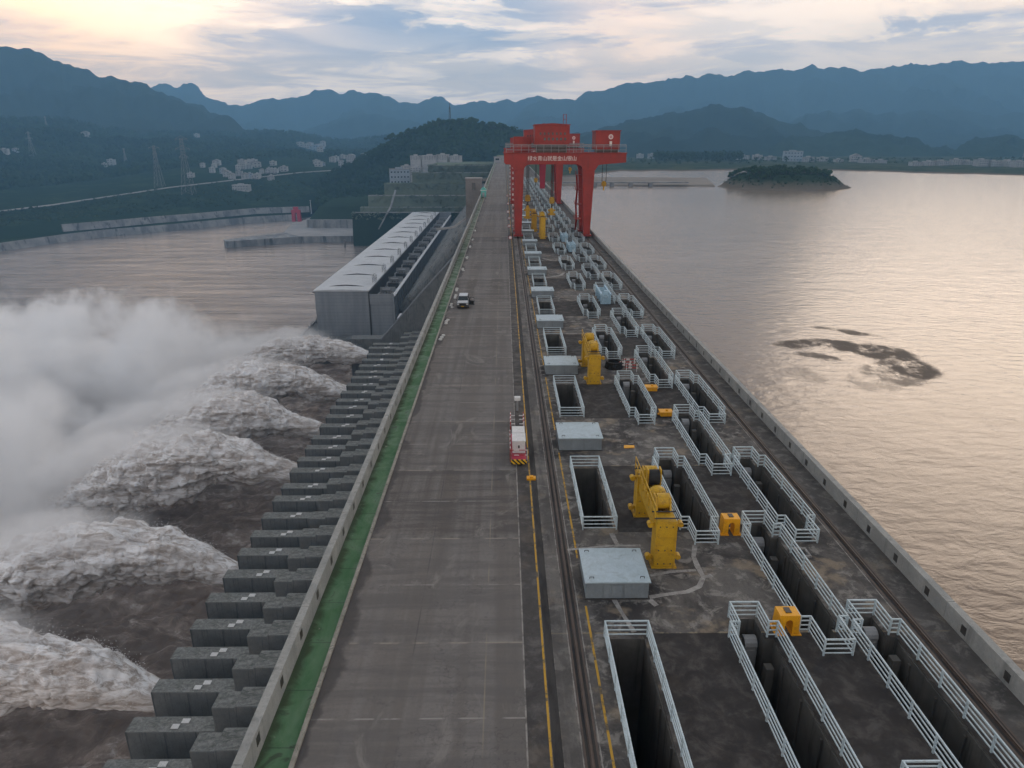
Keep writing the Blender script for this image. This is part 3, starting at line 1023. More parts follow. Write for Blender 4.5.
pd_ = [(-160, 112), (0, 119), (50, 121), (108, 128), (140, 132), (200, 133), (230, 134), (270, 133), (300, 134), (320, 137), (340, 143), (370, 140), (400, 137), (450, 140), (520, 145)]
RD = np.array([ony(a, bq, Yq) for a, bq, Yq in zip(pxs, lerp_tab(pd_, pxs), ya * 2.7)])
RE = RD * np.array([1.25, 1.25, 0]) + np.array([0, 0, -60])
ctl = [R00, R0, RU0, RU1, RM, RB, RB2, RC, RM2, RD, RE]
sub = [1, 2, 1, 4, 4, 1, 6, 12, 14, 6]
rows = []
for (a_, b_, n_) in zip(ctl[:-1], ctl[1:], sub):
    for i in range(n_):
        rows.append(a_ + (b_ - a_) * (i / n_))
rows.append(ctl[-1])
G = np.stack(rows, 1)
nv_ = G.shape[1]
ampl = np.interp(np.arange(nv_), [0, 2, 12, 14, 19, 33, 45, nv_ - 1], [0, 0, 0, 0, 5, 48, 20, 0])[None]
G[..., 2] += ampl * fbm(G * np.array([0.0028, 0.0028, 0]), 5, 91, 0.45)
BANK = G.copy()
M['bank'], t, b = mat('river_bank_vegetation', 1.0, 0.0)
p = t.pos()
n = t.noise(p, 0.012, 6, 0.65)
n2 = t.noise(p, 0.07, 5, 0.7)
setc(t, b, t.mix(t.step(n2, 0.35, 0.65), t.mix(t.step(n, 0.45, 0.6), (0.016, 0.030, 0.014), (0.036, 0.056, 0.024)), (0.016, 0.030, 0.015)))
tag(link('river_bank', np_mesh('river_bank', G.reshape(-1, 3), grid_faces(len(pxs), nv_), M['bank'])), kind='structure')


def bank_at(px, py):
    """point of the left-bank terrain seen at a picture position (front-most)"""
    i = min(max(int(round((px + 160) / 4.0)), 0), BANK.shape[0] - 1)
    colm = BANK[i]
    last = None
    for v in colm[1:]:
        qy = pix(*v)[1]
        if last is not None and qy <= py <= last[0]:
            f = (last[0] - py) / max(last[0] - qy, 1e-6)
            vv = last[1] + (v - last[1]) * f
            r = ray(px, py)
            return (r[0] / r[1] * vv[1], vv[1], vv[2])
        last = (qy, v)
    return tuple(colm[10])


# the white road along the terrace
q = MB()
for i in range(len(pxs) - 1):
    a_, b_ = RB[i], RB[i + 1]
    a2, b2 = RB2[i], RB2[i + 1]
    up = Vector((0, 0, 1.2))
    q.quad(Vector(a_) + up, Vector(b_) + up, Vector(b2) + up, Vector(a2) + up)
    q.quad(Vector(a_) - up, Vector(b_) - up, Vector(b_) + up, Vector(a_) + up)
tag(q.build('river_road', M['plat']), kind='structure')


# quay walls (two tiers) and the platform with its spur
def wall_line(name, label, top, zt, bottom_z, th, m=None):
    root = None
    q = MB()
    pts = [Vector(onz(a, bq, zt)) for a, bq in top]
    for a_, b_ in zip(pts[:-1], pts[1:]):
        dv = (b_ - a_).normalized()
        nv = Vector((-dv.y, dv.x, 0))
        if nv.y < 0:
            nv = -nv
        a0, b0 = a_ - nv * 4.0, b_ - nv * 4.0
        q.hexa([(a0.x, a0.y, bottom_z), (b0.x, b0.y, bottom_z), (b_.x + nv.x * th, b_.y + nv.y * th, bottom_z), (a_.x + nv.x * th, a_.y + nv.y * th, bottom_z),
                (a_.x, a_.y, zt), (b_.x, b_.y, zt), (b_.x + nv.x * th, b_.y + nv.y * th, zt), (a_.x + nv.x * th, a_.y + nv.y * th, zt)])
    return tag(q.build(name, m or M['quay']), label, 'wall')


wall_line('quay_wall', 'lower stained concrete river wall along the far bank', [(-160, 262), (0, 243.2), (64, 234.4), (105, 229.7), (156, 225.7), (200, 221.6), (250, 217), (297, 214.2)], -108.5, -121, 3)
wall_line('quay_wall', 'upper pale sloping concrete wall starting above the lower river wall', [(61.5, 224.5), (105, 221), (156, 216.5), (200, 213), (255, 208), (294, 206.8), (309, 206.4)], -97.5, -108.3, 3)

P_a = onz(223.4, 239.4, -110)
P_b = onz(284, 232.3, -110)
P_c = onz(292, 223, -110)
P_d = onz(309, 219, -110)
P_e = onz(356, 219, -110)
P_f = onz(470, 219, -110)
P_g = onz(470, 234.5, -110)
P_h = onz(300, 236.5, -110)
P_i = onz(226, 241.5, -110)
q = MB()
q.prism([v[:2] for v in (P_i, P_h, P_g, P_f, P_e, P_d, P_c, P_b, P_a)], 'z', -121, -110)
tag(q.build('quay_platform', M['quay']), kind='structure')
q = MB()
q.prism([(v[0], v[1]) for v in (P_b, P_h, P_g, P_f, P_e, P_d, P_c)], 'z', -109.995, -109.9)
tag(q.build('quay_paving', M['plat']), kind='structure')

# abutment terraces left of the crest and the ground that carries the crest road on
tier = [(1032, 213, -118, 352, 400), (1047, 207.5, -70, 360, 390), (1062, 196, -60, 368, 430), (1080, 183.5, -48, 384, 430), (1100, 173, -30, 412, 440), (1122, 165.5, -20, 428, 450)]
for i, (Yt, pyt, zb, pl, pr) in enumerate(tier):
    zt = ony(450, pyt, Yt)[2]
    xl = ony(pl, pyt, Yt)[0]
    q = MB()
    nx = 40
    x1_ = -13.0
    yb = tier[i + 1][0] + 3 if i < 5 else 1330
    ncol = 30
    for j in range(ncol):
        xa, xb = xl + (x1_ - xl) * j / ncol, xl + (x1_ - xl) * (j + 1) / ncol
        ja, jb = fbm(np.array([[xa * .06, i, 0]]), 3, 8)[0] * 2.0, fbm(np.array([[xb * .06, i, 0]]), 3, 8)[0] * 2.0
        q.hexa([(xa, Yt - 7 + ja, -121), (xb, Yt - 7 + jb, -121), (xb, yb, -121), (xa, yb, -121), (xa, Yt + ja, zt), (xb, Yt + jb, zt), (xb, yb, zt), (xa, yb, zt)])
    tag(q.build('hillside_terrace', M['terrace'] if i else M['hill']), kind='structure')
    if i != 3:
        q = MB().box(xl, x1_, Yt + 2.2, Yt + 3.4, zt - 0.2, zt + (1.3 if i in (0, 2) else 0.6))
        tag(q.build('terrace_kerb', M['plat']), kind='structure')
q = MB().box(-12.9, 80, YEND + 0.5, 1330, -122, -0.02)
tag(q.build('abutment_ground', M['shore']), kind='structure')
ridge('wooded_hill', M['hill'], [(316, 182), (334, 172), (352, 163), (368, 155), (380, 148), (391, 141.5), (402, 135.5), (418, 130), (430, 126), (440, 123.5), (450, 121), (462, 121.5), (470, 122.5), (485, 125.5), (500, 127.5), (520, 131), (545, 142), (580, 158), (610, 168)],
      1620, 330, 300, -95, 8, 81, nv=30, step=3, crest_px=0.4, gully=0.2)

# ------------------------------------------------------------------ spillway piers on the downstream face
M['deepface'] = M['pier']
GP = 'stepped spillway piers on the downstream face'


def make_pier():
    root = empty('spillway_pier', (0, 0, 0), 'x', 'pier', GP)
    MB().box(-77.0, -58.65, -4.1, 0, -100, -86.75).build('lower_block', M['pier'], root, bevel=0.12)
    q = MB()
    q.box(-76.9, -58.7, -4.0, -0.1, -86.745, -86.70)
    q.build('weathered_top', M['piertop'], root)
    q = MB().box(-58.6, -53.82, -4.35, 0.2, -100, -80.5)
    q.build('upper_block', M['pier'], root, bevel=0.12)
    MB().box(-58.5, -53.9, -4.25, 0.1, -80.495, -80.45).build('weathered_top', M['piertop'], root)
    q = MB().box(-53.8, -43, -4.9, 0.5, -100, -79.7)
    q.build('upper_block', M['pier'], root, bevel=0.12)
    MB().box(-53.7, -43.1, -4.8, 0.4, -79.695, -79.65).build('weathered_top', M['piertop'], root)
    MB().prism([(-43.02, -99), (-43.02, -82), (-38.4, -76), (-18, -36), (-17.5, -36), (-36, -76), (-42, -98)], 'y', -4.6, 0.2).build('buttress', M['pier'], root)
    MB().box(-66.6, -65.0, -1.9, -0.7, -86.69, -86.60).build('survey_plate', M['white'], root)
    MB().box(-68.1, -66.6, -3.3, -2.1, -86.69, -86.60).build('survey_plate', M['white'], root)
    return root


NP = 30
pier0 = make_pier()
for k in range(-1, NP - 1):
    o = pier0 if k == -1 else copy_tree(pier0)
    o.location = (random.uniform(-.5, .5), 104.3 + 10.5 * k, random.uniform(-.5, .4))
    o.scale = (1 + random.uniform(-.004, .004), 1, 1)
    o['label'] = 'dark concrete spillway pier with white plates, %s from the bottom of the photo' % ordinal(k + 2)
    if k > 14:
        for ch in o.children:
            if ch.name.startswith('survey_plate'):
                ch.location.x += random.uniform(-1, 1)
# chute floors between the piers (wet dark concrete, part of the dam face)
q = MB()
q.hexa([(-79, 85, -121), (-30, 85, -121), (-30, 398, -121), (-79, 398, -121), (-79, 85, -98), (-30, 85, -92), (-30, 398, -92), (-79, 398, -98)])
tag(q.build('spillway_sill', M['pier']), kind='structure')

# training wall between spillway and powerhouse
rt = empty('training_wall', (0, 406, 0), 'big dark training wall rising to the dam beside the powerhouse', 'wall')
MB().prism([(-93, -121), (-93, -86.9), (-74, -86.9), (-50, -60), (-20, -28), (-20, -121)], 'y', 0, 9).build('wall_body', M['pier'], rt, bevel=0.2)
MB().prism([(-74.2, -86.6), (-50, -59.6), (-20, -27.6), (-20, -28.6), (-50, -60.6), (-74.2, -87.6)], 'y', -0.3, 0.6).build('coping', M['hall'], rt)
rt = empty('guide_wall', (0, 462, 0), 'low dark guide wall running into the spray downstream', 'wall')
MB().prism([(-340, -121), (-340, -105), (-95, -102.5), (-95, -121)], 'y', 0, 9).build('wall_body', M['pier'], rt, bevel=0.2)

# ------------------------------------------------------------------ powerhouse
PY0, PY1 = 474.0, 1022.0
ZR = -71.0
ph = empty('powerhouse', (-110, PY0, -103.5), 'long grey powerhouse hall with a pale ribbed roof below the dam', 'powerhouse')
L = PY1 - PY0
q = MB()
q.box(-20, 17, 0, L, -12, 31.5)
q.build('hall', M['hall'], ph)
q = MB()                                                     # shallow pitched roof sheet with overhang
q.prism([(-20.6, 31.5), (17.4, 31.5), (17.4, 32.2), (-1.5, 33.0), (-20.6, 32.2)], 'y', -0.8, L + 0.5)
q.build('roof', M['hallroof'], ph)
for i in range(13):                                          # dark curved ridge vents across the roof
    yy = 12 + i * (L - 30) / 12
    v = MB()
    pts = []
    for j in range(9):
        u = j / 8
        pts.append((-13 + 25 * u, 32.45 + 0.5 * (1 - abs(u * 2 - 0.9)) + 0.75 * math.sin(u * PI)))
    for a_, b_ in zip(pts[:-1], pts[1:]):
        v.hexa([(a_[0], yy, 32.0), (b_[0], yy, 32.0), (b_[0], yy + 0.9, 32.0), (a_[0], yy + 0.9, 32.0), (a_[0], yy, a_[1]), (b_[0], yy, b_[1]), (b_[0], yy + 0.9, b_[1]), (a_[0], yy + 0.9, a_[1])])
    v.build('roof_vent', M['darksteel'], ph)
for i in range(12):                                          # access frames at the roof edge
    yy = 26 + i * (L - 40) / 12
    v = MB()
    for s_ in (0, 3.4, 6.8):
        v.bar((15.2, yy + s_, 32.1), (15.2, yy + s_, 37.0), 0.2)
        v.bar((17.0, yy + s_, 31.9), (17.0, yy + s_, 37.0), 0.2)
        v.bar((15.2, yy + s_, 37.9), (17.0, yy + s_, 36.9), 0.2)
    v.bar((15.2, yy, 35), (15.2, yy + 6.8, 35), 0.2).bar((17, yy, 35), (17, yy + 6.8, 35), 0.2)
    v.build('gantry_frame', M['darksteel'], ph)
q = MB()
q.box(17.45, 33, 0.4, L, -12, 22.5)
q.build('annex', M['hall'], ph)
q = MB()
q.box(17.45, 34, -0.2, 0.4, 22.5, 29.5)
q.box(17.45, 34, L - 3, L, 22.5, 32.5)
q.build('annex_end_wall', M['hall'], ph)
q = MB()
q.box(33.05, 34.2, 0.5, L, -12, 27.5)
q.build('annex_outer_wall', M['annex'], ph)
q = MB()
q.box(32.6, 34.8, 0.5, L, 27.52, 28.3)
q.build('coping', M['hallroof'], ph)
v = MB()
for i in range(50):
    yy = 4 + i * L / 50
    v.box(34.22, 34.9, yy, yy + 1.2, -12, 27.3)
v.build('wall_rib', M['annex'], ph)
v = MB()
v.box(-21.3, -20.4, -0.5, L, 30.6, 31.2)
v.box(17.42, 17.9, 0.5, L, 22.6, 31.3)
v.build('dark_band', M['darksteel'], ph)
v = MB()
v.box(16.6, 17.3, -0.35, -0.02, -12, 31.4)
v.build('downpipe', M['darksteel'], ph)
# transformers and switchgear in the recessed annex roof
for i in range(13):
    yy = PY0 + 14 + i * (L - 24) / 13
    t_ = empty('transformer', (-84.5, yy, -81.0), 'grey transformer on the sunken annex roof, %s along the powerhouse' % ordinal(i + 1), 'transformer', 'transformers on the powerhouse annex')
    MB().box(-4, 4, 0, 9, 0, 4.2).build('tank', M['darksteel'], t_, bevel=0.3)
    f_ = MB()
    for j in range(7):
        f_.box(-5.4, -4.05, 0.6 + j * 1.2, 1.2 + j * 1.2, 0.4, 3.8)
        f_.box(4.05, 5.4, 0.6 + j * 1.2, 1.2 + j * 1.2, 0.4, 3.8)
    f_.build('radiator', M['bgrey'], t_)
    for j in range(3):
        MB().tube((-2 + 2 * j, 2, 4.2), (-2 + 2 * j, 1.2, 7.4), 0.45, 8, 0.2).build('bushing', M['grey'], t_)
    MB().tube((-3, 7, 5.6), (3, 7, 5.6), 0.9, 10).build('conservator', M['grey'], t_)
    MB().box(-5.5, 5.5, 13, 13.8, 0, 6.4).build('fire_wall', M['bgrey'], t_)

# tailrace deck along the river side of the hall, with a lit kerb
q = MB()
q.prism([(-150, -121), (-146, -108), (-134, -106), (-75, -106), (-75, -121)], 'y', 455, PY1)
tag(q.build('tailrace_deck', M['dam']), kind='structure')
q = MB()
q.box(-147.4, -146.3, 456, PY1, -108.2, -106.6)
tag(q.build('tailrace_kerb', M['plat']), kind='structure')
bol0 = None
for i in range(26):
    yy = 458 + i * 7.5
    if bol0 is None:
        bol0 = tag(MB().tube((0, 0, 0), (0, 0, 1.5), 0.55, 8, 0.35).build('bollard', M['cement']), 'small pale bollard on the tailrace kerb beside the river', 'bollard', 'bollards on the tailrace kerb')
        o = bol0
    else:
        o = bol0.copy()
        COL.objects.link(o)
    o.location = (-146.8, yy, -106.6)
# penstocks on the dam face beside the powerhouse
pen0 = None
for i in range(14):
    if pen0 is None:
        pen0 = empty('penstock', (0, 0, 0), 'x', 'pipe', 'concrete penstocks on the dam face')
        MB().tube((-24, 0, -34), (-72, 0, -92), 6.2, 16).build('pipe', M['pier'], pen0, smooth=False)
        for f_ in (0.15, 0.5, 0.85):
            MB().tube((-24 - 48 * f_, 0, -34 - 58 * f_), (-25.2 - 48 * f_, 0, -35.4 - 58 * f_), 6.7, 16).build('collar', M['dam'], pen0)
        o = pen0
    else:
        o = copy_tree(pen0)
    o.location = (0, PY0 + 22 + i * 38.5, 0)
    o['label'] = 'broad concrete penstock on the dam face, %s behind the training wall' % ordinal(i + 1)
# grey service buildings on the slope by the powerhouse
rt = empty('service_building', (-62, 440, -86), 'small pale grey service building under the wall before the powerhouse', 'building')
MB().box(-6, 6, -4, 8, -14, 4).build('wall', M['annex'], rt)
MB().box(-6.5, 6.5, -4.5, 8.5, 4.003, 4.6).build('roof', M['hallroof'], rt)

# lift tower beside the crest
lt = empty('lift_tower', (-17.2, 414, 0), 'tall square concrete lift tower standing beside the crest road', 'tower')
q = MB()
q.box(-4.6, 4.4, -4, 5, -70, 4.9)
q.build('shaft', M['tower'], lt, bevel=0.15)
MB().box(-4.9, 4.7, -4.3, 5.3, 4.92, 5.5).build('roof', M['broof'], lt)
w_ = MB().box(-1.0, 0.9, -4.08, -3.95, -1.0, 2.9).build('window', M['glass'], lt)
MB().box(-1.25, 1.15, -4.2, -4.0, -1.25, -1.02).build('sill', M['tower'], w_)
MB().bar((-12, -1, -22), (-5, 0, -17), 0.9, 1.2).build('pipe', M['bwall'], lt)
MB().bar((-22, -3, -23), (-12, -1, -22), 0.9, 1.2).build('pipe', M['bwall'], lt)

# ------------------------------------------------------------------ railings round the gate pits
HRAIL = 1.05


def rail_parts(outline):
    n = len(outline)
    rails, posts = [], []
    for h in (0.16, 0.45, 0.74, HRAIL - 0.03):
        q = MB()
        for i in range(n):
            a_, b_ = outline[i], outline[(i + 1) % n]
            wv = 0.075 if h > 0.9 else 0.055
            q.bar((a_[0], a_[1], h), (b_[0], b_[1], h), wv)
        rails.append(q)
    for i in range(n):
        a_, b_ = Vector(outline[i]), Vector(outline[(i + 1) % n])
        m_ = max(1, int(round((b_ - a_).length / 1.9)))
        for j in range(m_):
            p_ = a_ + (b_ - a_) * j / m_
            posts.append((p_.x, p_.y))
    return rails, posts


def make_railing(outline, detailed):
    rails, posts = rail_parts(outline)
    if detailed:
        root = empty('pit_railing', (0, 0, 0), 'x', 'railing', 'x')
        for r_ in rails:
            r_.build('rail', M['rail_paint'], root)
        for (x, y) in posts:
            MB().box(x - .045, x + .045, y - .045, y + .045, 0.0, HRAIL).build('post', M['rail_paint'], root)
        return root
    q = MB()
    for r_ in rails:
        n = len(q.v)
        q.v += r_.v
        q.f += [tuple(n + i for i in f) for f in r_.f]
    for (x, y) in posts:
        q.box(x - .045, x + .045, y - .045, y + .045, 0.0, HRAIL)
    return tag(q.build('pit_railing', M['rail_paint']), 'x', 'railing', 'x')


A_OUT = [(5.4, -9.85), (7.75, -9.85), (7.75, 0), (5.4, 0)]
COLS = [('A', A_OUT, 0.0, lambda k: 31.6 + PER * k, 'plain rectangular pale railing in the row beside the crane rail', 'rectangular railings in the row beside the left crane rail', range(0, NROW)),
        ('B', stepped(B_X, 0), 0, B_Y, 'stepped pale railing in the middle row of pits', 'stepped railings in the middle row', range(0, NROW)),
        ('C', stepped(C_X, 0), 0, C_Y, 'stepped pale railing in the row right of the middle one', 'stepped railings in the third row', range(0, NROW)),
        ('D', stepped(D_X, 0), 0, D_Y, 'stepped pale railing in the row nearest the reservoir wall', 'stepped railings in the row by the reservoir', range(0, NROW))]
for nm, out, _x, yf, lab, grp, rng in COLS:
    protoD = make_railing(out, True)
    protoS = None
    for k in rng:
        if k <= 6:
            o = protoD if k == 0 else copy_tree(protoD)
        elif protoS is None:
            protoS = make_railing(out, False)
            o = protoS
        else:
            o = protoS.copy()
            COL.objects.link(o)
        o.location = (0, yf(k), 0)
        o['label'] = '%s, %s from the bottom' % (lab, ordinal(k + 1))
        o['group'] = grp

# gate gear standing inside the stepped pits
gg0 = None
for (cn, x, yf, lab) in (('B', B_X, B_Y, 'middle row'), ('C', C_X, C_Y, 'third row'), ('D', D_X, D_Y, 'reservoir row')):
    for k in range(0, 12):
        if gg0 is None:
            gg0 = empty('gate_gear', (0, 0, 0), 'x', 'machinery', 'gate lifting gear inside the pits')
            MB().box(0.55, 1.35, -1.35, -0.6, -4.2, -0.75).build('gear_block', M['grey'], gg0, bevel=0.08)
            MB().tube((0.6, -0.98, -0.55), (1.3, -0.98, -0.55), 0.42, 12).build('pulley', M['grey'], gg0)
            MB().box(1.15, 1.6, -3.2, -2.7, -22, -0.5).build('guide_post', M['pit'], gg0, bevel=0.04)
            MB().box(0.2, 1.4, -2.3, -2.0, -25, -2.6).build('gate_leaf', M['pit'], gg0)
            o = gg0
        else:
            o = copy_tree(gg0)
        o.location = (x, yf(k), random.uniform(-.5, .2))
        o['label'] = 'grey lifting gear sunk in a pit of the %s, %s from the bottom' % (lab, ordinal(k + 1))

# pale blue gate frames raised in three of the pits
for (px, py, sx, lab) in ((603, 300, 1.0, 'largest pale blue steel gate frame raised inside a stepped railing'),
                          (571, 250, 1.0, 'middle sized pale blue steel gate frame raised in a pit before the crane'),
                          (564, 240, 0.9, 'smallest pale blue steel gate frame raised in a pit before the crane')):
    X_, Y_, _ = onz(px, py, 0)
    r_ = empty('raised_gate', (X_, Y_, 0), lab, 'steel frame', 'raised gate frames')
    q = MB()
    for yy in (-3.2, -1, 1.2, 3.4):
        q.box(-0.85, 0.85, yy, yy + 0.35, -2, 1.5)
    q.build('rib', M['blue_steel'], r_, bevel=0.03)
    q = MB()
    q.box(-0.9, -0.6, -3.4, 4.0, 1.5, 1.8)
    q.box(0.6, 0.9, -3.4, 4.0, 1.5, 1.8)
    q.build('flange', M['blue_steel'], r_)
    q = MB()
    for yy in (-2.2, 0.2, 2.4):
        q.bar((-0.8, yy, 1.3), (0.8, yy + 0.9, 1.3), 0.22)
        q.bar((0.8, yy, 1.3), (-0.8, yy + 0.9, 1.3), 0.22)
    q.build('brace', M['blue_steel'], r_)
    MB().tube((0, -3.3, 1.2), (0, -3.3, 2.3), 0.4, 10).build('lug', M['blue_steel'], r_)

# sheet-metal hatch covers in the row beside the crane rail
cv0 = None
for k in range(0, NROW):
    if cv0 is None:
        cv0 = empty('hatch_cover', (0, 0, 0), 'x', 'hatch cover', 'pale blue sheet metal hatch covers')
        q = MB()
        q.box(-1.85, 1.85, -1.7, 1.75, 0, 1.13)
        q.build('casing', M['cover_side'], cv0, bevel=0.02)
        q = MB()
        for i in range(-4, 5):
            q.box(i * 0.42 - 0.015, i * 0.42 + 0.015, -1.72, -1.70, 0.05, 1.1)
        q.build('seam', M['cover_side'], cv0)
        q = MB()
        q.prism([(-1.95, 1.14), (1.95, 1.14), (1.95, 1.2), (0, 1.235), (-1.95, 1.2)], 'y', -1.8, 1.85)
        lid_ = q.build('lid', M['cover_top'], cv0)
        for (hx, hy) in ((-1.5, -1.4), (1.5, -1.4), (-1.5, 1.45), (1.5, 1.45)):
            MB().bar((hx - .12, hy, 1.2), (hx - .12, hy, 1.32), .03).bar((hx + .12, hy, 1.2), (hx + .12, hy, 1.32), .03).bar((hx - .12, hy, 1.32), (hx + .12, hy, 1.32), .03).build('lifting_eye', M['darksteel'], lid_)
        MB().box(-.32, .32, -1.735, -1.722, 0.2, .95).build('access_door', M['cover_side'], cv0)
        MB().box(-1.95, 1.95, -1.80, 1.85, 0.0, 0.05).build('base_angle', M['darksteel'], cv0)
        o = cv0
    else:
        o = copy_tree(cv0)
    o.location = (6.6, 36.65 + PER * k, 0)
    o['label'] = 'pale blue box shaped hatch cover between rectangular railings, %s from the bottom' % ordinal(k + 1)

# ------------------------------------------------------------------ yellow lifting beams
def lifting_beam(loc, label, reel, sz=1.0, dome=True):
    r_ = empty('lifting_beam', loc, label, 'lifting beam', 'yellow lifting beams standing on the deck')
    H = 3.25 * sz
    Ly = 7.4
    for yy in (0.0, Ly - 1.0):
        lg = MB()
        lg.box(-0.62, 0.62, yy, yy + 1.0, 0.12, H)
        leg = lg.build('leg', M['yellow'], r_, bevel=0.04)
        MB().box(-0.8, 0.8, yy - 0.1, yy + 1.1, 0, 0.12).build('foot', M['yellow'], leg)
        fl = MB()
        for xs_ in (-0.66, 0.58):
            fl.box(xs_, xs_ + 0.08, yy - 0.05, yy + 1.05, 0.13, H - 0.05)
        for zz_ in (H * .33, H * .66):
            fl.box(-0.575, 0.575, yy - 0.035, yy - 0.003, zz_, zz_ + 0.05)
        fl.build('flange', M['yellow'], leg)
        bo = MB()
        for xs_ in (-0.4, 0.0, 0.4):
            for zz_ in (0.3, H * .33 + .2, H - .3):
                bo.tube((xs_, yy - 0.04, zz_), (xs_, yy, zz_), 0.045, 6)
        bo.build('bolt', M['darksteel'], leg)
    q = MB()
    q.prism([(1.0, H - 1.15), (Ly - 1.0, H - 1.15), (Ly - 1.0, H), (1.0, H)], 'x', -0.55, -0.35)
    q.prism([(1.0, H - 1.15), (Ly - 1.0, H - 1.15), (Ly - 1.0, H), (1.0, H)], 'x', 0.35, 0.55)
    q.build('side_plate', M['yellow'], r_, bevel=0.02)
    q = MB()
    for i in range(5):
        yy = 1.4 + i * 1.15
        q.box(-0.34, 0.34, yy, yy + 0.12, H - 1.1, H - 0.06)
    q.build('web_plate', M['yellow'], r_)
    q = MB()
    q.box(-0.62, 0.62, -0.02, 1.3, H + 0.003, H + 0.08)
    q.box(-0.62, 0.62, Ly - 1.3, Ly + 0.02, H + 0.003, H + 0.08)
    q.build('top_plate', M['yellow'], r_)
    for k_, yy in enumerate((1.7, Ly - 1.7)):                        # gable brackets that hold the sheaves
        q = MB()
        for s_ in (-0.5, 0.38):
            q.prism([(yy - 0.7, H + 0.08), (yy + 0.7, H + 0.08), (yy + 0.35, H + 1.0), (yy - 0.35, H + 1.0)], 'x', s_, s_ + 0.12)
        q.build('bracket', M['yellow'], r_)
        MB().tube((-0.36, yy, H + 0.62), (0.36, yy, H + 0.62), 0.5, 18).build('sheave', M['yellow'], r_, smooth=False)
    if dome:
        q = MB()
        n_ = 14
        for i in range(5):
            a0, a1 = i / 5 * PI / 2, (i + 1) / 5 * PI / 2
            q.tube((0, 3.1, H + 0.5 + 0.42 * math.sin(a0)), (0, 3.1, H + 0.5 + 0.42 * math.sin(a1)), 0.56 * math.cos(a0), n_, max(0.03, 0.56 * math.cos(a1)))
        q.tube((0, 3.1, H - 0.2), (0, 3.1, H + 0.5), 0.56, n_)
        q.build('dome', M['yellow'], r_)
    if reel:
        q = MB().tube((-0.36, 4.5, H + 0.9), (0.36, 4.5, H + 0.9), 0.52, 20)
        q.build('cable_reel', M['black'], r_)
        q = MB()
        for s_ in (-0.48, 0.38):
            q.box(s_, s_ + 0.1, 4.2, 4.8, H - 0.1, H + 1.55)
        q.build('reel_stand', M['yellow'], r_)
    for yy in (0.5, Ly - 0.5):                                       # guide rollers on both sides, high and low
        for zz_ in (0.55, H - 0.35):
            for s_ in (-1, 1):
                g = MB()
                g.box(min(s_ * 0.62, s_ * 1.0), max(s_ * 0.62, s_ * 1.0), yy - 0.09, yy + 0.09, zz_ - 0.12, zz_ + 0.12)
                gb = g.build('roller_bracket', M['yellow'], r_)
                MB().tube((s_ * 0.95, yy - 0.2, zz_), (s_ * 0.95, yy + 0.2, zz_), 0.18, 12).build('roller', M['yellow'], gb)
    q = MB()                                                         # hydraulic hose and latch rods
    for xs_ in (-0.25, 0.25):
        pp = [(xs_, 1.2, H + .1), (xs_ + .1, 2.0, H + .35), (xs_ - .05, 3.6, H + .12), (xs_ + .08, 5.2, H + .3), (xs_, Ly - .8, H + .1)]
        for a_, b_ in zip(pp[:-1], pp[1:]):
            q.tube(a_, b_, 0.035, 6)
    q.build('hose', M['black'], r_)
    q = MB()
    for yy in (0.2, 1.05, Ly - 1.05, Ly - .2):
        q.tube((-0.75, yy, H + .2), (0.75, yy, H + .2), 0.05, 8)
    q.build('pin', M['darksteel'], r_)
    q = MB()                                                         # light handrail down one side
    for zz_ in (H + 0.55, H + 1.05):
        q.bar((-0.72, 0.2, zz_), (-0.72, Ly - 0.2, zz_ + 0.1), 0.05)
    for i in range(8):
        yy = 0.2 + i * (Ly - 0.4) / 7
        q.bar((-0.72, yy, H), (-0.72, yy, H + 1.08 + yy * 0.012), 0.045)
    q.build('handrail', M['yellow'], r_)
    return r_


lifting_beam((10.05, 38.1, 0), 'yellow lifting beam with black cable reel beside the nearest stepped pits', True)
lifting_beam((9.95, 73.6, 0), 'yellow lifting beam without a black reel standing by a dark cable coil', False)
lifting_beam((10.6, 195.0, 0), 'tall yellow lifting beam right of a pair under the front crane', False, 1.75, False)
lifting_beam((8.9, 210.6, 0), 'tall yellow lifting beam left of a pair under the front crane', False, 1.55, False)

# orange-yellow lifting shoes and small boxes on the deck
def shoe(px, py, label):
    X_, Y_, _ = onz(px, py, 0)
    r_ = empty('lifting_shoe', (X_, Y_, 0), label, 'lifting shoe', 'orange yellow lifting shoes with a slot')
    prof_ = [(-0.6, 0.06), (-0.2, 0.06), (-0.2, 0.75)]
    prof_ += [(0.2 * math.cos(PI - i * PI / 6), 0.75 + 0.2 * math.sin(PI - i * PI / 6)) for i in range(1, 6)]
    prof_ += [(0.2, 0.75), (0.2, 0.06), (0.6, 0.06), (0.56, 1.25), (-0.56, 1.25)]
    MB().prism(prof_, 'y', -0.4, 0.45).build('body', M['orange'], r_, bevel=0.02)
    MB().box(-0.72, -0.15, -0.5, 0.55, 0, 0.06).build('foot', M['orange'], r_)
    MB().box(0.15, 0.72, -0.5, 0.55, 0, 0.06).build('foot', M['orange'], r_)
    MB().box(-0.16, 0.16, -0.15, 0.30, 1.252, 1.29).build('slot', M['darksteel'], r_)


shoe(729, 532, 'orange yellow slotted lifting shoe right of the big yellow lifting beam')
shoe(785, 630, 'orange yellow slotted lifting shoe between railings at the lower right')


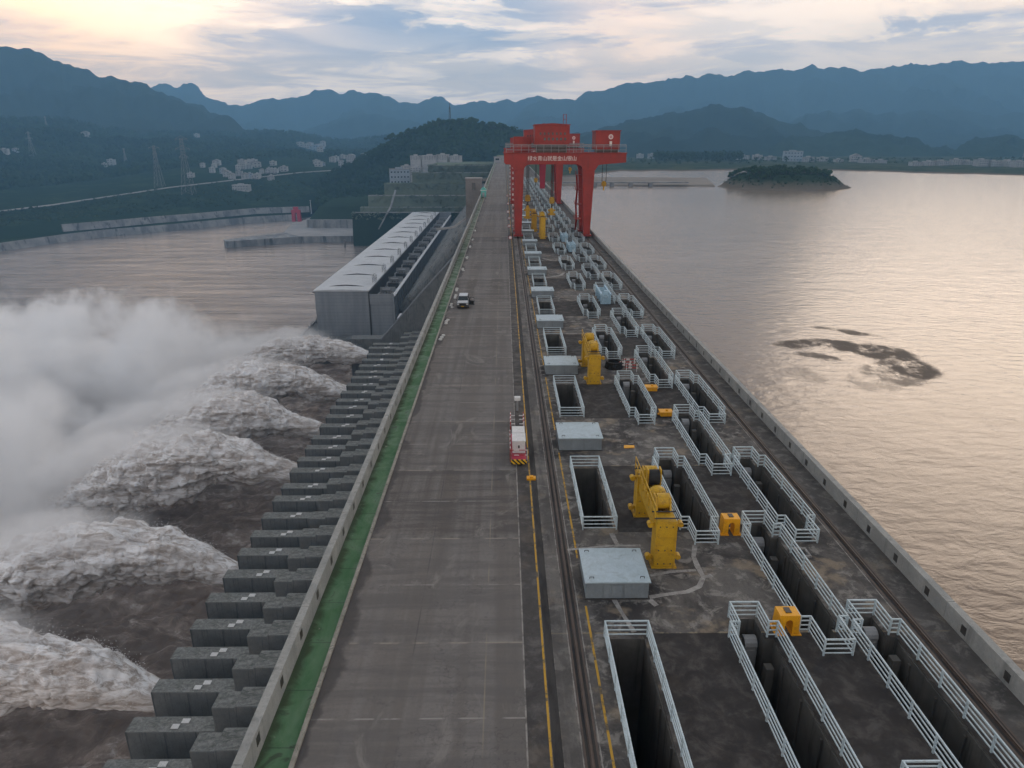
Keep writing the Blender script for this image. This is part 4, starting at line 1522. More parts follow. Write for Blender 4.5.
def yellow_box(px, py, label, sx=1.0):
    X_, Y_, _ = onz(px, py, 0)
    r_ = empty('valve_box', (X_, Y_, 0), label, 'box', 'low yellow boxes on the deck')
    MB().box(-0.6 * sx, 0.6 * sx, -0.45, 0.45, 0, 0.42).build('body', M['orange'], r_, bevel=0.04)
    MB().box(-0.66 * sx, 0.66 * sx, -0.5, 0.5, 0.423, 0.47).build('lid', M['orange'], r_)
    MB().tube((0.1, 0, 0.47), (0.1, 0, 0.62), 0.14, 10).build('knob', M['orange'], r_)
    MB().box(-0.8 * sx, -0.6 * sx, -0.12, 0.12, 0.05, 0.18).build('lug', M['orange'], r_)


yellow_box(651, 390, 'low yellow box with a knob at the head of a stepped railing')
yellow_box(665.5, 415, 'low yellow box with a knob, closer than its twin up the deck')
X_, Y_, _ = onz(629, 447, 0)
tag(MB().prism([(-0.5, -0.3), (0.45, -0.25), (0.5, 0.25), (-0.4, 0.3)], 'z', 0.005, 0.06).build('steel_plate', M['orange'], loc=(X_, Y_, 0)), 'flat orange plate lying on stained concrete', 'plate')
X_, Y_, _ = onz(532, 479, 0)
tag(MB().box(-0.42, 0.3, -0.25, 0.25, 0, 0.16).box(-0.2, 0.1, -0.15, 0.15, 0.163, 0.27).build('wheel_chock', M['orange'], loc=(X_, Y_, 0)), 'small yellow chock on the yellow line below the rail cart', 'chock')
X_, Y_, _ = onz(804.5, 557, 0)
q = MB()
q.box(-0.42, 0.42, -0.55, -0.38, 0, 0.14).box(-0.42, 0.42, 0.38, 0.55, 0, 0.14).box(-0.42, -0.28, -0.378, 0.378, 0, 0.14).box(0.28, 0.42, -0.378, 0.378, 0, 0.14)
tag(q.build('manhole_frame', M['cement'], loc=(X_, Y_ + 0.4, 0)), 'pale square manhole frame beside the crane rail on the right', 'manhole')
# coil and barriers by the second beam
r_ = empty('cable_coil', (13.05, 79.6, 0), 'dark coil of cable lying by the second yellow beam', 'cable coil')
for i in range(4):
    q = MB()
    rr = 1.0 - 0.04 * i
    for j in range(24):
        a0, a1 = 2 * PI * j / 24, 2 * PI * (j + 1) / 24
        q.tube((rr * math.cos(a0), rr * math.sin(a0), 0.12 + 0.2 * i), (rr * math.cos(a1), rr * math.sin(a1), 0.12 + 0.2 * i), 0.13, 6)
    q.build('turn', M['black'], r_)
for i, (x, y, rz, lab) in enumerate(((14.3, 79.2, 0.1, 'red and white barrier closest to the dark cable coil'), (15.0, 80.3, 0.0, 'red and white barrier farther from the dark cable coil'), (14.9, 78.1, -0.2, 'red and white barrier standing closest to the pit railing'))):
    r_ = empty('barrier', (x, y, 0), lab, 'barrier', 'red and white barriers by the cable coil', rz)
    for zz_ in (0.45, 0.8):
        MB().bar((-0.75, 0, zz_), (0.75, 0, zz_), 0.05, 0.16).build('board', M['redwhite'], r_)
    for s_ in (-0.6, 0.6):
        MB().bar((s_, -0.25, 0.02), (s_, 0, 0.95), 0.05).bar((s_, 0.25, 0.02), (s_, 0.03, 0.9), 0.05).build('trestle', M['white'], r_)

# ------------------------------------------------------------------ maintenance cart on the cable track
r_ = empty('rail_cart', (1.15, 52.8, 0), 'red rail cart carrying two white boxes on the yellow line', 'cart')
MB().box(-0.62, 0.62, 0.1, 5.6, 0.45, 0.6).build('chassis', M['crimson'], r_, bevel=0.02)
MB().box(-0.66, 0.66, -0.06, 0.1, 0.25, 0.62).build('bumper', M['hazard'], r_)
for yy in (0.8, 4.9):
    for s_ in (-0.45, 0.45):
        MB().tube((s_ - 0.08, yy, 0.26), (s_ + 0.08, yy, 0.26), 0.25, 14).build('wheel', M['darksteel'], r_)
bx_ = MB().box(-0.52, 0.55, 1.3, 2.9, 0.603, 1.7).build('cabinet', M['white'], r_, bevel=0.04)
MB().box(-0.56, 0.59, 1.25, 2.95, 1.703, 1.77).build('lid', M['white'], bx_)
MB().box(-0.05, 0.08, 1.275, 1.297, 1.1, 1.35).build('latch', M['darksteel'], bx_)
bx_ = MB().box(-0.50, 0.53, 3.3, 4.7, 0.603, 1.6).build('cabinet', M['white'], r_, bevel=0.04)
MB().box(-0.54, 0.57, 3.25, 4.75, 1.603, 1.67).build('lid', M['white'], bx_)
q = MB()
for zz_ in (1.05, 1.5):
    q.bar((-0.72, 0.0, zz_), (-0.72, 4.3, zz_), 0.055)
for yy in (0.0, 1.0, 2.1, 3.2, 4.3):
    q.bar((-0.72, yy, 0.45), (-0.72, yy, 1.5), 0.055)
q.bar((-0.72, 0.02, 1.05), (0.7, 0.02, 1.05), 0.05).bar((-0.72, 0.02, 1.5), (0.7, 0.02, 1.5), 0.05).bar((0.68, 0.02, 0.45), (0.68, 0.02, 1.5), 0.05)
q.build('guard_rail', M['redwhite'], r_)
r_ = empty('cable_drum_frame', (1.15, 60.6, 0), 'low red frame with white rungs ahead of the rail cart', 'frame')
q = MB()
for s_ in (-0.62, 0.62):
    q.bar((s_, 0, 0.25), (s_, 2.6, 0.25), 0.12)
    q.bar((s_, 0, 0.75), (s_, 2.6, 0.75), 0.08)
    for yy in (0.05, 1.3, 2.55):
        q.bar((s_, yy, 0), (s_, yy, 0.8), 0.08)
q.build('side_frame', M['redwhite'], r_)
q = MB()
for yy in (0.3, 1.4, 2.4):
    q.bar((-0.62, yy, 0.5), (-0.2, yy, 0.5), 0.07).bar((0.2, yy, 0.5), (0.62, yy, 0.5), 0.07)
q.build('rung', M['white'], r_)
r_ = empty('lamp_post', (1.25, 65.6, 0), 'short post with a white lamp box near the rail cart', 'lamp post')
MB().box(-0.1, 0.1, -0.1, 0.1, 0, 1.1).build('post', M['grey'], r_)
MB().box(-0.3, 0.3, -0.22, 0.22, 1.1, 1.5).build('lamp_head', M['white'], r_, bevel=0.05)

# ------------------------------------------------------------------ car on the crest road
car = empty('parked_car', (-6.75, 110.6, 0), 'white car, shade painted dark on its body, one door open, facing the camera', 'car')
W2 = 0.92
side = [(0.0, 0.35), (0.05, 0.72), (0.25, 0.95), (1.25, 1.08), (2.05, 1.10), (4.5, 1.12), (4.55, 0.4), (4.4, 0.3), (0.2, 0.28)]
MB().prism(side, 'x', -W2, W2).build('body', M['carshade'], car, bevel=0.09)
MB().hexa([(-0.86, 0.16, 0.93), (0.86, 0.16, 0.93), (0.84, 1.22, 1.085), (-0.84, 1.22, 1.085), (-0.82, 0.2, 1.0), (0.82, 0.2, 1.0), (0.80, 1.2, 1.125), (-0.80, 1.2, 1.125)]).build('bonnet', M['carwhite'], car, bevel=0.02)
gl = MB()
gl.hexa([(-0.84, 1.25, 1.09), (0.84, 1.25, 1.09), (0.84, 4.45, 1.09), (-0.84, 4.45, 1.09), (-0.70, 2.0, 1.66), (0.70, 2.0, 1.66), (0.70, 4.25, 1.66), (-0.70, 4.25, 1.66)])
gl.build('windscreen', M['glass'], car, bevel=0.03)
MB().hexa([(-0.72, 1.98, 1.662), (0.72, 1.98, 1.662), (0.72, 4.27, 1.662), (-0.72, 4.27, 1.662), (-0.66, 2.06, 1.74), (0.66, 2.06, 1.74), (0.66, 4.2, 1.74), (-0.66, 4.2, 1.74)]).build('roof', M['carwhite'], car, bevel=0.03)
q = MB()
for s_ in (-1, 1):
    q.bar((s_ * 0.83, 1.28, 1.10), (s_ * 0.70, 2.02, 1.67), 0.07)
    q.bar((s_ * 0.855, 3.1, 1.10), (s_ * 0.715, 3.1, 1.66), 0.07)
q.build('pillar', M['carshade'], car)
MB().box(-0.55, 0.55, -0.06, 0.02, 0.60, 0.82).build('grille', M['black'], car)
MB().box(-0.90, 0.90, -0.10, 0.06, 0.28, 0.56).build('bumper', M['darksteel'], car, bevel=0.04)
MB().box(-0.22, 0.22, -0.13, -0.101, 0.36, 0.48).build('number_plate', M['yellow'], car)
for s_ in (-1, 1):
    MB().box(s_ * 0.72 - 0.16, s_ * 0.72 + 0.16, -0.04, 0.2, 0.66, 0.84).build('headlight', M['chrome'], car, bevel=0.04)
    for yy in (0.85, 3.65):
        wh = MB().tube((s_ * 0.78, yy, 0.33), (s_ * 0.96, yy, 0.33), 0.33, 18).build('wheel', M['black'], car)
        MB().tube((s_ * 0.965, yy, 0.33), (s_ * 0.975, yy, 0.33), 0.19, 14).build('rim', M['grey'], wh)
    MB().box(min(s_ * 0.93, s_ * 1.12), max(s_ * 0.93, s_ * 1.12), 1.38, 1.5, 1.08, 1.24).build('mirror', M['black'], car, bevel=0.03)
dr = MB().hexa([(0.93, 1.55, 0.38), (1.85, 1.05, 0.38), (1.85, 1.13, 0.38), (0.95, 1.64, 0.38), (0.93, 1.55, 1.1), (1.85, 1.05, 1.1), (1.85, 1.13, 1.1), (0.95, 1.64, 1.1)]).build('door', M['carshade'], car)
q = MB()
q.bar((0.94, 1.6, 1.1), (1.2, 1.45, 1.62), 0.06).bar((1.2, 1.45, 1.62), (1.8, 1.12, 1.62), 0.06).bar((1.82, 1.1, 1.1), (1.8, 1.12, 1.62), 0.06)
q.build('window_frame', M['black'], dr)
MB().box(1.1, 1.7, 1.16, 1.30, 0.5, 1.0).build('door_lining', M['black'], dr)

# ------------------------------------------------------------------ gantry crane (one built, one copied behind it)
def text_mesh(name, body, size, m, parent, loc, rot):
    cu = bpy.data.curves.new(name, 'FONT')
    cu.body = body
    cu.size = size
    cu.extrude = 0.03
    cu.align_x = 'CENTER'
    cu.align_y = 'CENTER'
    cu.materials.append(m)
    tmp = bpy.data.objects.new('tmp_text', cu)
    COL.objects.link(tmp)
    bpy.context.view_layer.update()
    me = bpy.data.meshes.new_from_object(tmp.evaluated_get(bpy.context.evaluated_depsgraph_get()))
    bpy.data.objects.remove(tmp)
    o = link(name, me, parent, loc)
    o.rotation_euler = rot
    return o


def make_crane():
    r_ = empty('gantry_crane', (0, 197, 0), 'nearer tall red gantry crane with white lettering on its girder', 'gantry crane', 'red gantry cranes on the crest')
    R_ = M['red']
    zt = 19.5
    for y0 in (0.0, 11.0):
        # left leg widens upward, haunches into the girder
        lf = MB().hexa([(2.95, y0, 0.9), (4.75, y0, 0.9), (4.75, y0 + 1.7, 0.9), (2.95, y0 + 1.7, 0.9), (2.9, y0, zt - 1.6), (5.3, y0, zt - 1.6), (5.3, y0 + 2.2, zt - 1.6), (2.9, y0 + 2.2, zt - 1.6)])
        lf.build('leg', R_, r_, bevel=0.06)
        lf = MB().hexa([(21.95, y0, 0.9), (23.7, y0, 0.9), (23.7, y0 + 1.7, 0.9), (21.95, y0 + 1.7, 0.9), (21.2, y0, zt - 1.6), (24.45, y0, zt - 1.6), (24.45, y0 + 2.2, zt - 1.6), (21.2, y0 + 2.2, zt - 1.6)])
        lf.build('leg', R_, r_, bevel=0.06)
        prof_ = [(0.0, 20.0), (0.5, zt), (1.6, zt), (2.88, zt - 1.6), (5.32, zt - 1.6)]
        for i in range(1, 6):
            a_ = PI - i * PI / 12
            prof_.append((7.0 + 1.7 * math.cos(a_), zt - 1.6 + 1.6 * math.sin(a_)))
        prof_ += [(7.0, zt), (19.5, zt)]
        for i in range(1, 6):
            a_ = PI / 2 - i * PI / 12
            prof_.append((19.5 + 1.68 * math.cos(a_), zt - 1.6 + 1.6 * math.sin(a_)))
        prof_ += [(21.18, zt - 1.6), (24.47, zt - 1.6), (25.4, zt - 0.2), (26.5, zt), (32.8, 20.0), (32.8, 22.3), (0, 22.3)]
        MB().prism(prof_, 'y', y0 - 0.1, y0 + 2.3).build('girder', R_, r_, bevel=0.05)
        q = MB().box(-0.2, 33.0, y0 - 0.35, y0 + 2.55, 22.303, 22.5)
        q.build('walkway', M['red'], r_)
        tr = MB()
        for (a_, b_) in ((2.7, 5.0), (21.7, 24.0)):
            tr.box(a_ - 0.15, b_ + 0.15, y0 - 0.6, y0 + 2.3, 0.45, 0.9)
        bog = tr.build('bogie', R_, r_, bevel=0.05)
        for xw in (3.78, 22.92):
            for k_ in range(3):
                MB().tube((xw - 0.16, y0 + k_ * 0.95 - 0.1, 0.56), (xw + 0.16, y0 + k_ * 0.95 - 0.1, 0.56), 0.42, 14).build('wheel', M['darksteel'], bog)
    for xw in (3.78, 22.92):
        MB().box(xw - 0.45, xw + 0.45, 2.2, 11.0, 1.0, 2.2).build('sill_beam', R_, r_, bevel=0.05)
        MB().box(xw - 0.9, xw + 0.7, 2.3, 10.9, zt, 22.0).build('end_girder', R_, r_, bevel=0.05)
    MB().box(31.2, 32.6, 2.3, 10.9, 20.2, 22.0).build('end_girder', R_, r_, bevel=0.05)
    # grey handrail along the front walkway
    q = MB()
    for y_ in (-0.3, 13.5):
        for zz_ in (23.2, 24.0):
            q.bar((0.6, y_, zz_), (32.6, y_, zz_), 0.10, 0.10)
        q.bar((0.6, y_, 24.45), (32.6, y_, 24.45), 0.34, 0.2)
        for i in range(17):
            q.bar((0.6 + 2 * i, y_, 22.5), (0.6 + 2 * i, y_, 24.4), 0.1)
    q.build('handrail', M['grey'], r_)
    # machinery house with two rows of small dark windows
    h_ = MB().box(8.2, 17.5, 0.8, 11.5, 24.5, 29.4).build('machinery_house', R_, r_, bevel=0.08)
    MB().prism([(8.0, 29.403), (17.7, 29.403), (17.7, 29.6), (12.8, 29.9), (8.0, 29.6)], 'y', 0.5, 11.8).build('roof', R_, h_)
    q = MB()
    for i in range(7):
        q.box(9.5 + i * 1.08, 9.95 + i * 1.08, 0.74, 0.81, 27.0, 27.6)
        if i:
            q.box(9.55 + i * 1.08, 10.1 + i * 1.08, 0.74, 0.81, 25.6, 26.3)
    q.build('window', M['glass'], h_)
    MB().box(8.9, 16.9, 1.3, 11.0, 22.5, 24.5).build('house_base', M['rust'], r_)
    q = MB()
    for xa in (15.9, 16.7):
        q.bar((xa, 3, 29.6), (xa, 3, 32.2), 0.14)
    q.bar((15.9, 3, 30.9), (16.7, 3, 30.9), 0.12).bar((15.9, 3, 32.1), (16.7, 3, 32.1), 0.1)
    q.build('antenna_mast', R_, r_)
    # cabin on the left end, auxiliary trolley on the cantilever with a round emblem
    MB().box(2.6, 7.6, 8.5, 12.5, 22.5, 26.6).build('electrical_room', R_, r_, bevel=0.06)
    tr = MB().box(24.5, 31.0, 0.6, 9.0, 23.3, 27.9).build('trolley_house', R_, r_, bevel=0.08)
    MB().box(24.3, 31.2, 0.4, 9.2, 27.903, 28.15).build('roof', R_, tr)
    MB().box(25.2, 30.6, 1.2, 8.5, 22.5, 23.3).build('trolley_base', M['rust'], tr)
    em = MB().tube((28.5, 0.595, 26.5), (28.5, 0.54, 26.5), 0.62, 24).build('emblem', M['lettering'], tr)
    MB().tube((28.5, 0.535, 26.5), (28.5, 0.50, 26.5), 0.36, 20).build('emblem_core', M['crimson'], em)
    q = MB().prism([(28.3, 26.35), (28.7, 26.35), (28.5, 26.78)], 'y', 0.46, 0.497)
    q.build('emblem_mark', M['lettering'], em)
    MB().box(28.2, 28.85, 0.5, 0.56, 24.2, 25.4).build('plate', M['lettering'], tr)
    text_mesh('lettering', '绿水青山就是金山银山', 1.32, M['lettering'], r_, (12.9, -0.14, 20.95), (PI / 2, 0, 0))
    # ropes and hook blocks
    for (x, zb) in ((6.6, 11.0), (13.4, 10.4)):
        q = MB()
        for ax in (-0.34, -0.12, 0.12, 0.34):
            for ay in (-0.22, 0.22):
                q.bar((x + ax, 6 + ay, zb), (x + ax, 6 + ay, 22.4), 0.12)
        q.build('rope', M['darksteel'], r_)
        hb = MB().prism([(x - 0.65, zb - 1.6), (x + 0.65, zb - 1.6), (x + 0.75, zb - 0.4), (x + 0.5, zb + 0.2), (x - 0.5, zb + 0.2), (x - 0.75, zb - 0.4)], 'y', 5.5, 6.5).build('hook_block', M['hazard'], r_, bevel=0.05)
        MB().bar((x, 6, zb - 3.0), (x, 6, zb - 1.6), 0.4).build('hook', M['darksteel'], hb)
    q = MB()
    for ax in (-0.55, 0.55):
        q.bar((27.6 + ax, 4, 14.9), (27.6 + ax, 4, 22.8), 0.16)
    q.build('rope', M['darksteel'], r_)
    hb = MB().prism([(27.0, 13.6), (28.2, 13.6), (28.3, 14.5), (27.9, 15.0), (27.3, 15.0), (26.9, 14.5)], 'y', 3.6, 4.4).build('hook_block', M['hazard'], r_, bevel=0.05)
    MB().bar((27.6, 4, 12.5), (27.6, 4, 13.6), 0.35).build('hook', M['yellow'], hb)
    # stair with landings on the inner side of the right legs, ladders on the left legs
    q = MB()
    for i, zz_ in enumerate((4.5, 8.5, 12.5, 16.5)):
        q.box(19.9, 21.9, 5.0, 8.6, zz_, zz_ + 0.12)
        for zz2 in (0.55, 1.05):
            q.bar((19.95, 5.05, zz_ + zz2), (19.95, 8.55, zz_ + zz2), 0.07).bar((19.95, 5.05, zz_ + zz2), (21.9, 5.05, zz_ + zz2), 0.07)
        for yy in (5.05, 6.8, 8.55):
            q.bar((19.95, yy, zz_), (19.95, yy, zz_ + 1.05), 0.07)
        z_lo = zz_ - 4 if i else 1.2
        q.bar((20.4, 5.4 if i % 2 else 8.2, z_lo), (20.4, 8.2 if i % 2 else 5.4, zz_), 0.5, 0.12)
    for yy in (5.1, 8.5):
        q.bar((21.8, yy, 2.0), (21.8, yy, 17.6), 0.2)
    q.build('staircase', R_, r_)
    q = MB()
    for i in range(7):
        zz_ = 3 + i * 2.3
        q.box(2.15, 2.9, 1.0, 2.2, zz_, zz_ + 0.1)
        q.bar((2.2, 1.05, zz_), (2.2, 1.05, zz_ + 1.1), 0.08).bar((2.2, 1.05, zz_ + 1.1), (2.2, 2.15, zz_ + 1.1), 0.07)
    q.bar((2.6, 1.2, 1), (2.6, 1.2, 18), 0.07).bar((2.6, 1.7, 1), (2.6, 1.7, 18), 0.07)
    q.build('ladder', R_, r_)
    q = MB()
    for i in range(12):
        q.box(2.3, 2.8, 12.0, 12.6, 1.5 + i * 1.5, 2.1 + i * 1.5)
    q.build('cable_box', M['white'], r_)
    return r_


crane = make_crane()
c2 = copy_tree(crane)
c2.location.y = 302
c2['label'] = 'second red gantry crane, mostly hidden behind the nearer one'

# lifting beams hanging from the hooks
def hanging_beam(x, y, ztop, zbot, m, label, wd):
    r_ = empty('hanging_beam', (x, y, zbot), label, 'lifting beam', 'lifting beams hanging from the cranes')
    H = ztop - zbot
    MB().box(-wd / 2, wd / 2, -0.7, 0.7, 0, H * 0.8).build('column', m, r_, bevel=0.05)
    MB().prism([(-wd * 0.5, H * 0.8), (wd * 0.5, H * 0.8), (wd * 0.2, H), (-wd * 0.2, H)], 'y', -0.3, 0.3).build('lug', m, r_)
    q = MB()
    for zz_ in (0.12, 0.66):
        for s_ in (-1, 1):
            q.tube((s_ * (wd / 2 + 0.25), -0.2, H * zz_), (s_ * (wd / 2 + 0.25), 0.2, H * zz_), 0.3, 10)
            q.bar((s_ * wd / 2, 0, H * zz_), (s_ * (wd / 2 + 0.25), 0, H * zz_), 0.2)
    q.build('roller', m, r_)


hanging_beam(6.6, 203, 8.3, 4.6, M['yellow'], 'yellow lifting beam on the left hook of the nearer crane', 1.1)
hanging_beam(13.4, 203, 7.6, 5.6, M['yellow'], 'yellow lifting beam on the right hook of the nearer crane', 1.0)
rt = empty('hanging_beam', (16.4, 312, 6), 'crimson lifting beam hanging behind the lettered girder', 'lifting beam', 'lifting beams hanging from the cranes')
MB().prism([(-1.0, 0), (1.0, 0), (1.4, 9.5), (3.2, 13.2), (3.2, 14.4), (-3.2, 14.4), (-3.2, 13.2), (-1.4, 9.5)], 'y', -0.8, 0.8).build('column', M['crimson'], rt, bevel=0.08)
MB().box(-0.9, 0.9, -0.95, 0.95, 0.3, 1.0).build('foot', M['crimson'], rt)
MB().bar((0, 0, 14.4), (0, 0, 22), 0.5).build('rope', M['darksteel'], rt)

# ------------------------------------------------------------------ crest road furniture far along
rt = empty('kiosk', (-9.9, 346, -0.2), 'small teal tarpaulin kiosk at the far left edge of the road', 'kiosk')
MB().prism([(-1.3, 0), (1.2, 0), (1.35, 3.6), (0.2, 4.9), (-1.1, 3.9)], 'y', -1.4, 1.4).build('tarpaulin', M['teal'], rt, bevel=0.08)
MB().box(-1.5, 1.4, -1.6, 1.6, 3.2, 3.4).build('band', M['white'], rt)
MB().box(-0.5, 0.5, -1.46, -1.41, 0.1, 2.3).build('door', M['bgrey'], rt)
rt = empty('gatehouse', (-8.0, 880, 0), 'small white gatehouse at the far end of the crest road', 'building')
MB().box(-4, 4, -4, 4, 0, 6.4).build('wall', M['bwall'], rt)
MB().box(-4.6, 4.6, -4.6, 4.6, 6.403, 7.0).build('roof', M['broof'], rt)
MB().box(-2.2, 2.2, -4.06, -4.002, 3.0, 5.0).build('window', M['glass'], rt)
sg0 = None
for i, (x, y, hh) in enumerate(((1.5, 178, 2.6), (1.4, 205, 2.4), (1.55, 224, 2.6), (1.3, 247, 2.4), (1.5, 278, 2.6), (1.4, 318, 2.6))):
    rt = empty('road_sign', (x, y, 0), 'small round pale sign by the track left of the crane leg, %s up the road' % ordinal(i + 1), 'sign', 'round signs along the crane track')
    MB().tube((0, 0, 0), (0, 0, hh), 0.06, 8).build('post', M['grey'], rt)
    dsk = MB().tube((0, -0.08, hh), (0, -0.03, hh), 0.42, 18).build('disc', M['white'], rt)
    q = MB()
    for j in range(18):
        a0, a1 = 2 * PI * j / 18, 2 * PI * (j + 1) / 18
        q.tube((0.40 * math.cos(a0), -0.085, hh + 0.40 * math.sin(a0)), (0.40 * math.cos(a1), -0.085, hh + 0.40 * math.sin(a1)), 0.05, 5)
    q.build('rim', M['crimson'], dsk)
# small heaps of pale sandbags beside the kerb
M['bag'] = mottled('pale_sacking', (0.55, 0.54, 0.51), (0.42, 0.41, 0.39), 2.0)
sb0 = None
kk = 0
for (px, py) in ((456, 306), (459, 297), (462, 290), (468, 270), (470, 258), (473, 247), (474, 240), (476, 231), (444, 322), (438, 338)):
    X_, Y_, _ = onz(px, py, 0)
    for j in range(3):
        x = -9.08 + random.uniform(0.25, 0.6)
        y = Y_ + (j - 1) * random.uniform(0.9, 1.3)
        if sb0 is None:
            bm = bmesh.new()
            bmesh.ops.create_icosphere(bm, subdivisions=2, radius=0.5)
            for v in bm.verts:
                v.co.z = max(v.co.z, -0.25) * 0.42
                v.co.y *= 1.35
                v.co.x *= 0.8
                v.co += v.co.normalized() * 0.04 * math.sin(v.co.y * 14 + v.co.x * 9)
            me = bpy.data.meshes.new('sandbag')
            bm.to_mesh(me)
            bm.free()
            me.materials.append(M['bag'])
            me.polygons.foreach_set('use_smooth', [True] * len(me.polygons))
            sb0 = link('sandbag', me)
            o = sb0
        else:
            o = sb0.copy()
            COL.objects.link(o)
        o.location = (x, y, 0.075)
        o.scale = (0.7, 0.75, 0.72)
        o.rotation_euler = (0, 0, random.uniform(-.4, .4))
        tag(o, 'pale sandbag lying along the road kerb', 'sandbag', 'sandbags along the road kerb')

# ------------------------------------------------------------------ left bank: pylons, red gate, buildings
M['lattice'] = mottled('galvanised_lattice', (0.26, 0.26, 0.26), (0.2, 0.2, 0.2), 1.0)


def pylon(px, py, top_px, label, arms, wide=1.0):
    x, y, z = bank_at(px, py)
    D = y
    Ht = (ony(px, top_px, y)[2] - z)
    r_ = empty('pylon', (x, y, z - 1), label, 'pylon', 'power pylons on the left bank')
    q = MB()
    b_ = Ht * 0.10
    for sx in (-1, 1):
        for sy in (-1, 1):
            q.bar((sx * b_, sy * b_, 0), (sx * b_ * 0.35, sy * b_ * 0.35, Ht * 0.62), 0.42)
            q.bar((sx * b_ * 0.35, sy * b_ * 0.35, Ht * 0.62), (sx * b_ * 0.2, sy * b_ * 0.2, Ht), 0.4)
    q.build('mast', M['lattice'], r_)
    q = MB()
    nb_ = 9
    for i in range(nb_):
        t0, t1 = i / nb_, (i + 1) / nb_
        w0 = b_ * np.interp(t0, [0, .62, 1], [1, .35, .2])
        w1 = b_ * np.interp(t1, [0, .62, 1], [1, .35, .2])
        for sy in (-1, 1):
            q.bar((-w0, sy * w0, t0 * Ht), (w1, sy * w1, t1 * Ht), 0.22).bar((w0, sy * w0, t0 * Ht), (-w1, sy * w1, t1 * Ht), 0.22)
            q.bar((sy * w0, -w0, t0 * Ht), (sy * w1, w1, t1 * Ht), 0.22)
    q.build('lacing', M['lattice'], r_)
    for (f_, wa) in arms:
        q = MB()
        zz_ = Ht * f_
        wa *= Ht * wide
        for s_ in (-1, 1):
            q.bar((0, -1, zz_), (s_ * wa, 0, zz_ + 0.6), 0.6).bar((0, 1, zz_), (s_ * wa, 0, zz_ + 0.6), 0.6)
            q.bar((0, 0, zz_ + Ht * 0.06), (s_ * wa, 0, zz_ + 0.6), 0.5)
            q.bar((s_ * wa, 0, zz_ + 0.6), (s_ * wa, 0, zz_ - 2.6), 0.4)
        q.build('cross_arm', M['lattice'], r_)
    return r_


pylon(160, 187, 145, 'tall lattice pylon with flat white top above the river road', ((0.94, 0.13), (0.80, 0.05)), 1.0)
pylon(189, 194, 137, 'tall lattice pylon with spread arms above the river road', ((0.97, 0.11), (0.80, 0.13), (0.66, 0.08)), 1.0)
pylon(33, 156, 131, 'faint pylon on the dark hillside at far left', ((0.92, 0.12), (0.72, 0.14)), 1.0)
pylon(126, 163, 148, 'small slender pylon between the hillside and the white topped pylon', ((0.95, 0.08),), 1.0)
pylon(47, 128, 116, 'faintest pylon high on the left ridge', ((0.92, 0.12),), 1.0)

# red portal on the quay
X_, Y_, Z_ = onz(297, 221.5, -110)
rt = empty('red_portal', (X_, Y_, -109.9), 'small red gate hoist standing on the quay platform', 'hoist')
for s_ in (-1, 1):
    MB().hexa([(s_ * 5.0 - 2.8, -4, 0), (s_ * 5.0 + 2.8, -4, 0), (s_ * 5.0 + 2.8, 4, 0), (s_ * 5.0 - 2.8, 4, 0), (s_ * 4.4 - 2.8, -3, 15), (s_ * 4.4 + 2.8, -3, 15), (s_ * 4.4 + 2.8, 3, 15), (s_ * 4.4 - 2.8, 3, 15)]).build('leg', M['crimson'], rt, bevel=0.2)
MB().box(-7.6, 7.6, -3.4, 3.4, 15.003, 20).build('crossbeam', M['crimson'], rt, bevel=0.2)
MB().box(-4, 4, -2.6, 2.6, 20.003, 25).build('hoist_house', M['crimson'], rt, bevel=0.2)
X_, Y_, Z_ = onz(311, 209, -97)
rt = empty('mast', (X_, Y_, -106), 'slim white mast standing at the end of the upper river wall', 'mast')
MB().tube((0, 0, 0), (0, 0, 24), 1.1, 8, 0.7).build('pole', M['bwall'], rt)
MB().box(-1.2, 1.2, -1.2, 1.2, 24, 25.2).build('lamp_head', M['bwall'], rt)
# rounded retaining wall and slope above the platform
q = MB()
P0 = onz(309, 231.5, -109.9)
xw0, yw0 = onz(305, 228, -109.9)[:2]
xw1, yw1 = onz(353, 231.8, -109.9)[:2]
arc = [(xw0, yw0 + 60)] + [(xw0 + 14 - 14 * math.cos(a_ * PI / 12), yw0 + 14 - 14 * math.sin(a_ * PI / 12)) for a_ in range(7)] + [(xw1 + 10, yw0), (xw1 + 10, yw0 + 60)]
q.prism(arc, 'z', -109.88, -97.0)
tag(q.build('retaining_wall', M['quay']), 'rounded grey retaining wall behind the quay platform', 'wall')
q = MB()
q.hexa([(xw0 + 6, yw0 + 8, -96.9), (xw1 + 8, yw0 + 8, -96.9), (xw1 + 8, yw0 + 150, -96.9), (xw0 + 6, yw0 + 150, -96.9),
        (xw0 + 16, yw0 + 40, -80), (xw1 + 8, yw0 + 34, -78), (xw1 + 8, yw0 + 150, -70), (xw0 + 16, yw0 + 150, -74)])
tag(q.build('hedge_slope', M['hill']), kind='structure')
# mooring pile in the river by the spur
X_, Y_, Z_ = onz(345, 247, RL)
tag(MB().tube((0, 0, -2), (0, 0, 9), 1.3, 10).box(-1.6, 1.6, -1.6, 1.6, 9.0, 10.2).build('mooring_pile', M['tower'], loc=(X_, Y_, RL)), 'dark mooring pile standing in the river before the platform', 'pile')

# stairways of pale concrete down the slope
for (pts, lab) in (([(396, 190, 1060), (391, 207, 1046), (387, 214, 1030), (379, 229, 1024)], 'pale stairway climbing the dark terraced slope by the quay'),):
    q = MB()
    P = [Vector(ony(*t_)) for t_ in pts]
    for a_, b_ in zip(P[:-1], P[1:]):
        q.bar(a_ + Vector((0, -3, 0)), b_ + Vector((0, -3, 0)), 3.0, 1.2)
    tag(q.build('stairway', M['quay']), lab, 'stairs')

# town houses
GH = 'small pale houses of the town on the left bank'


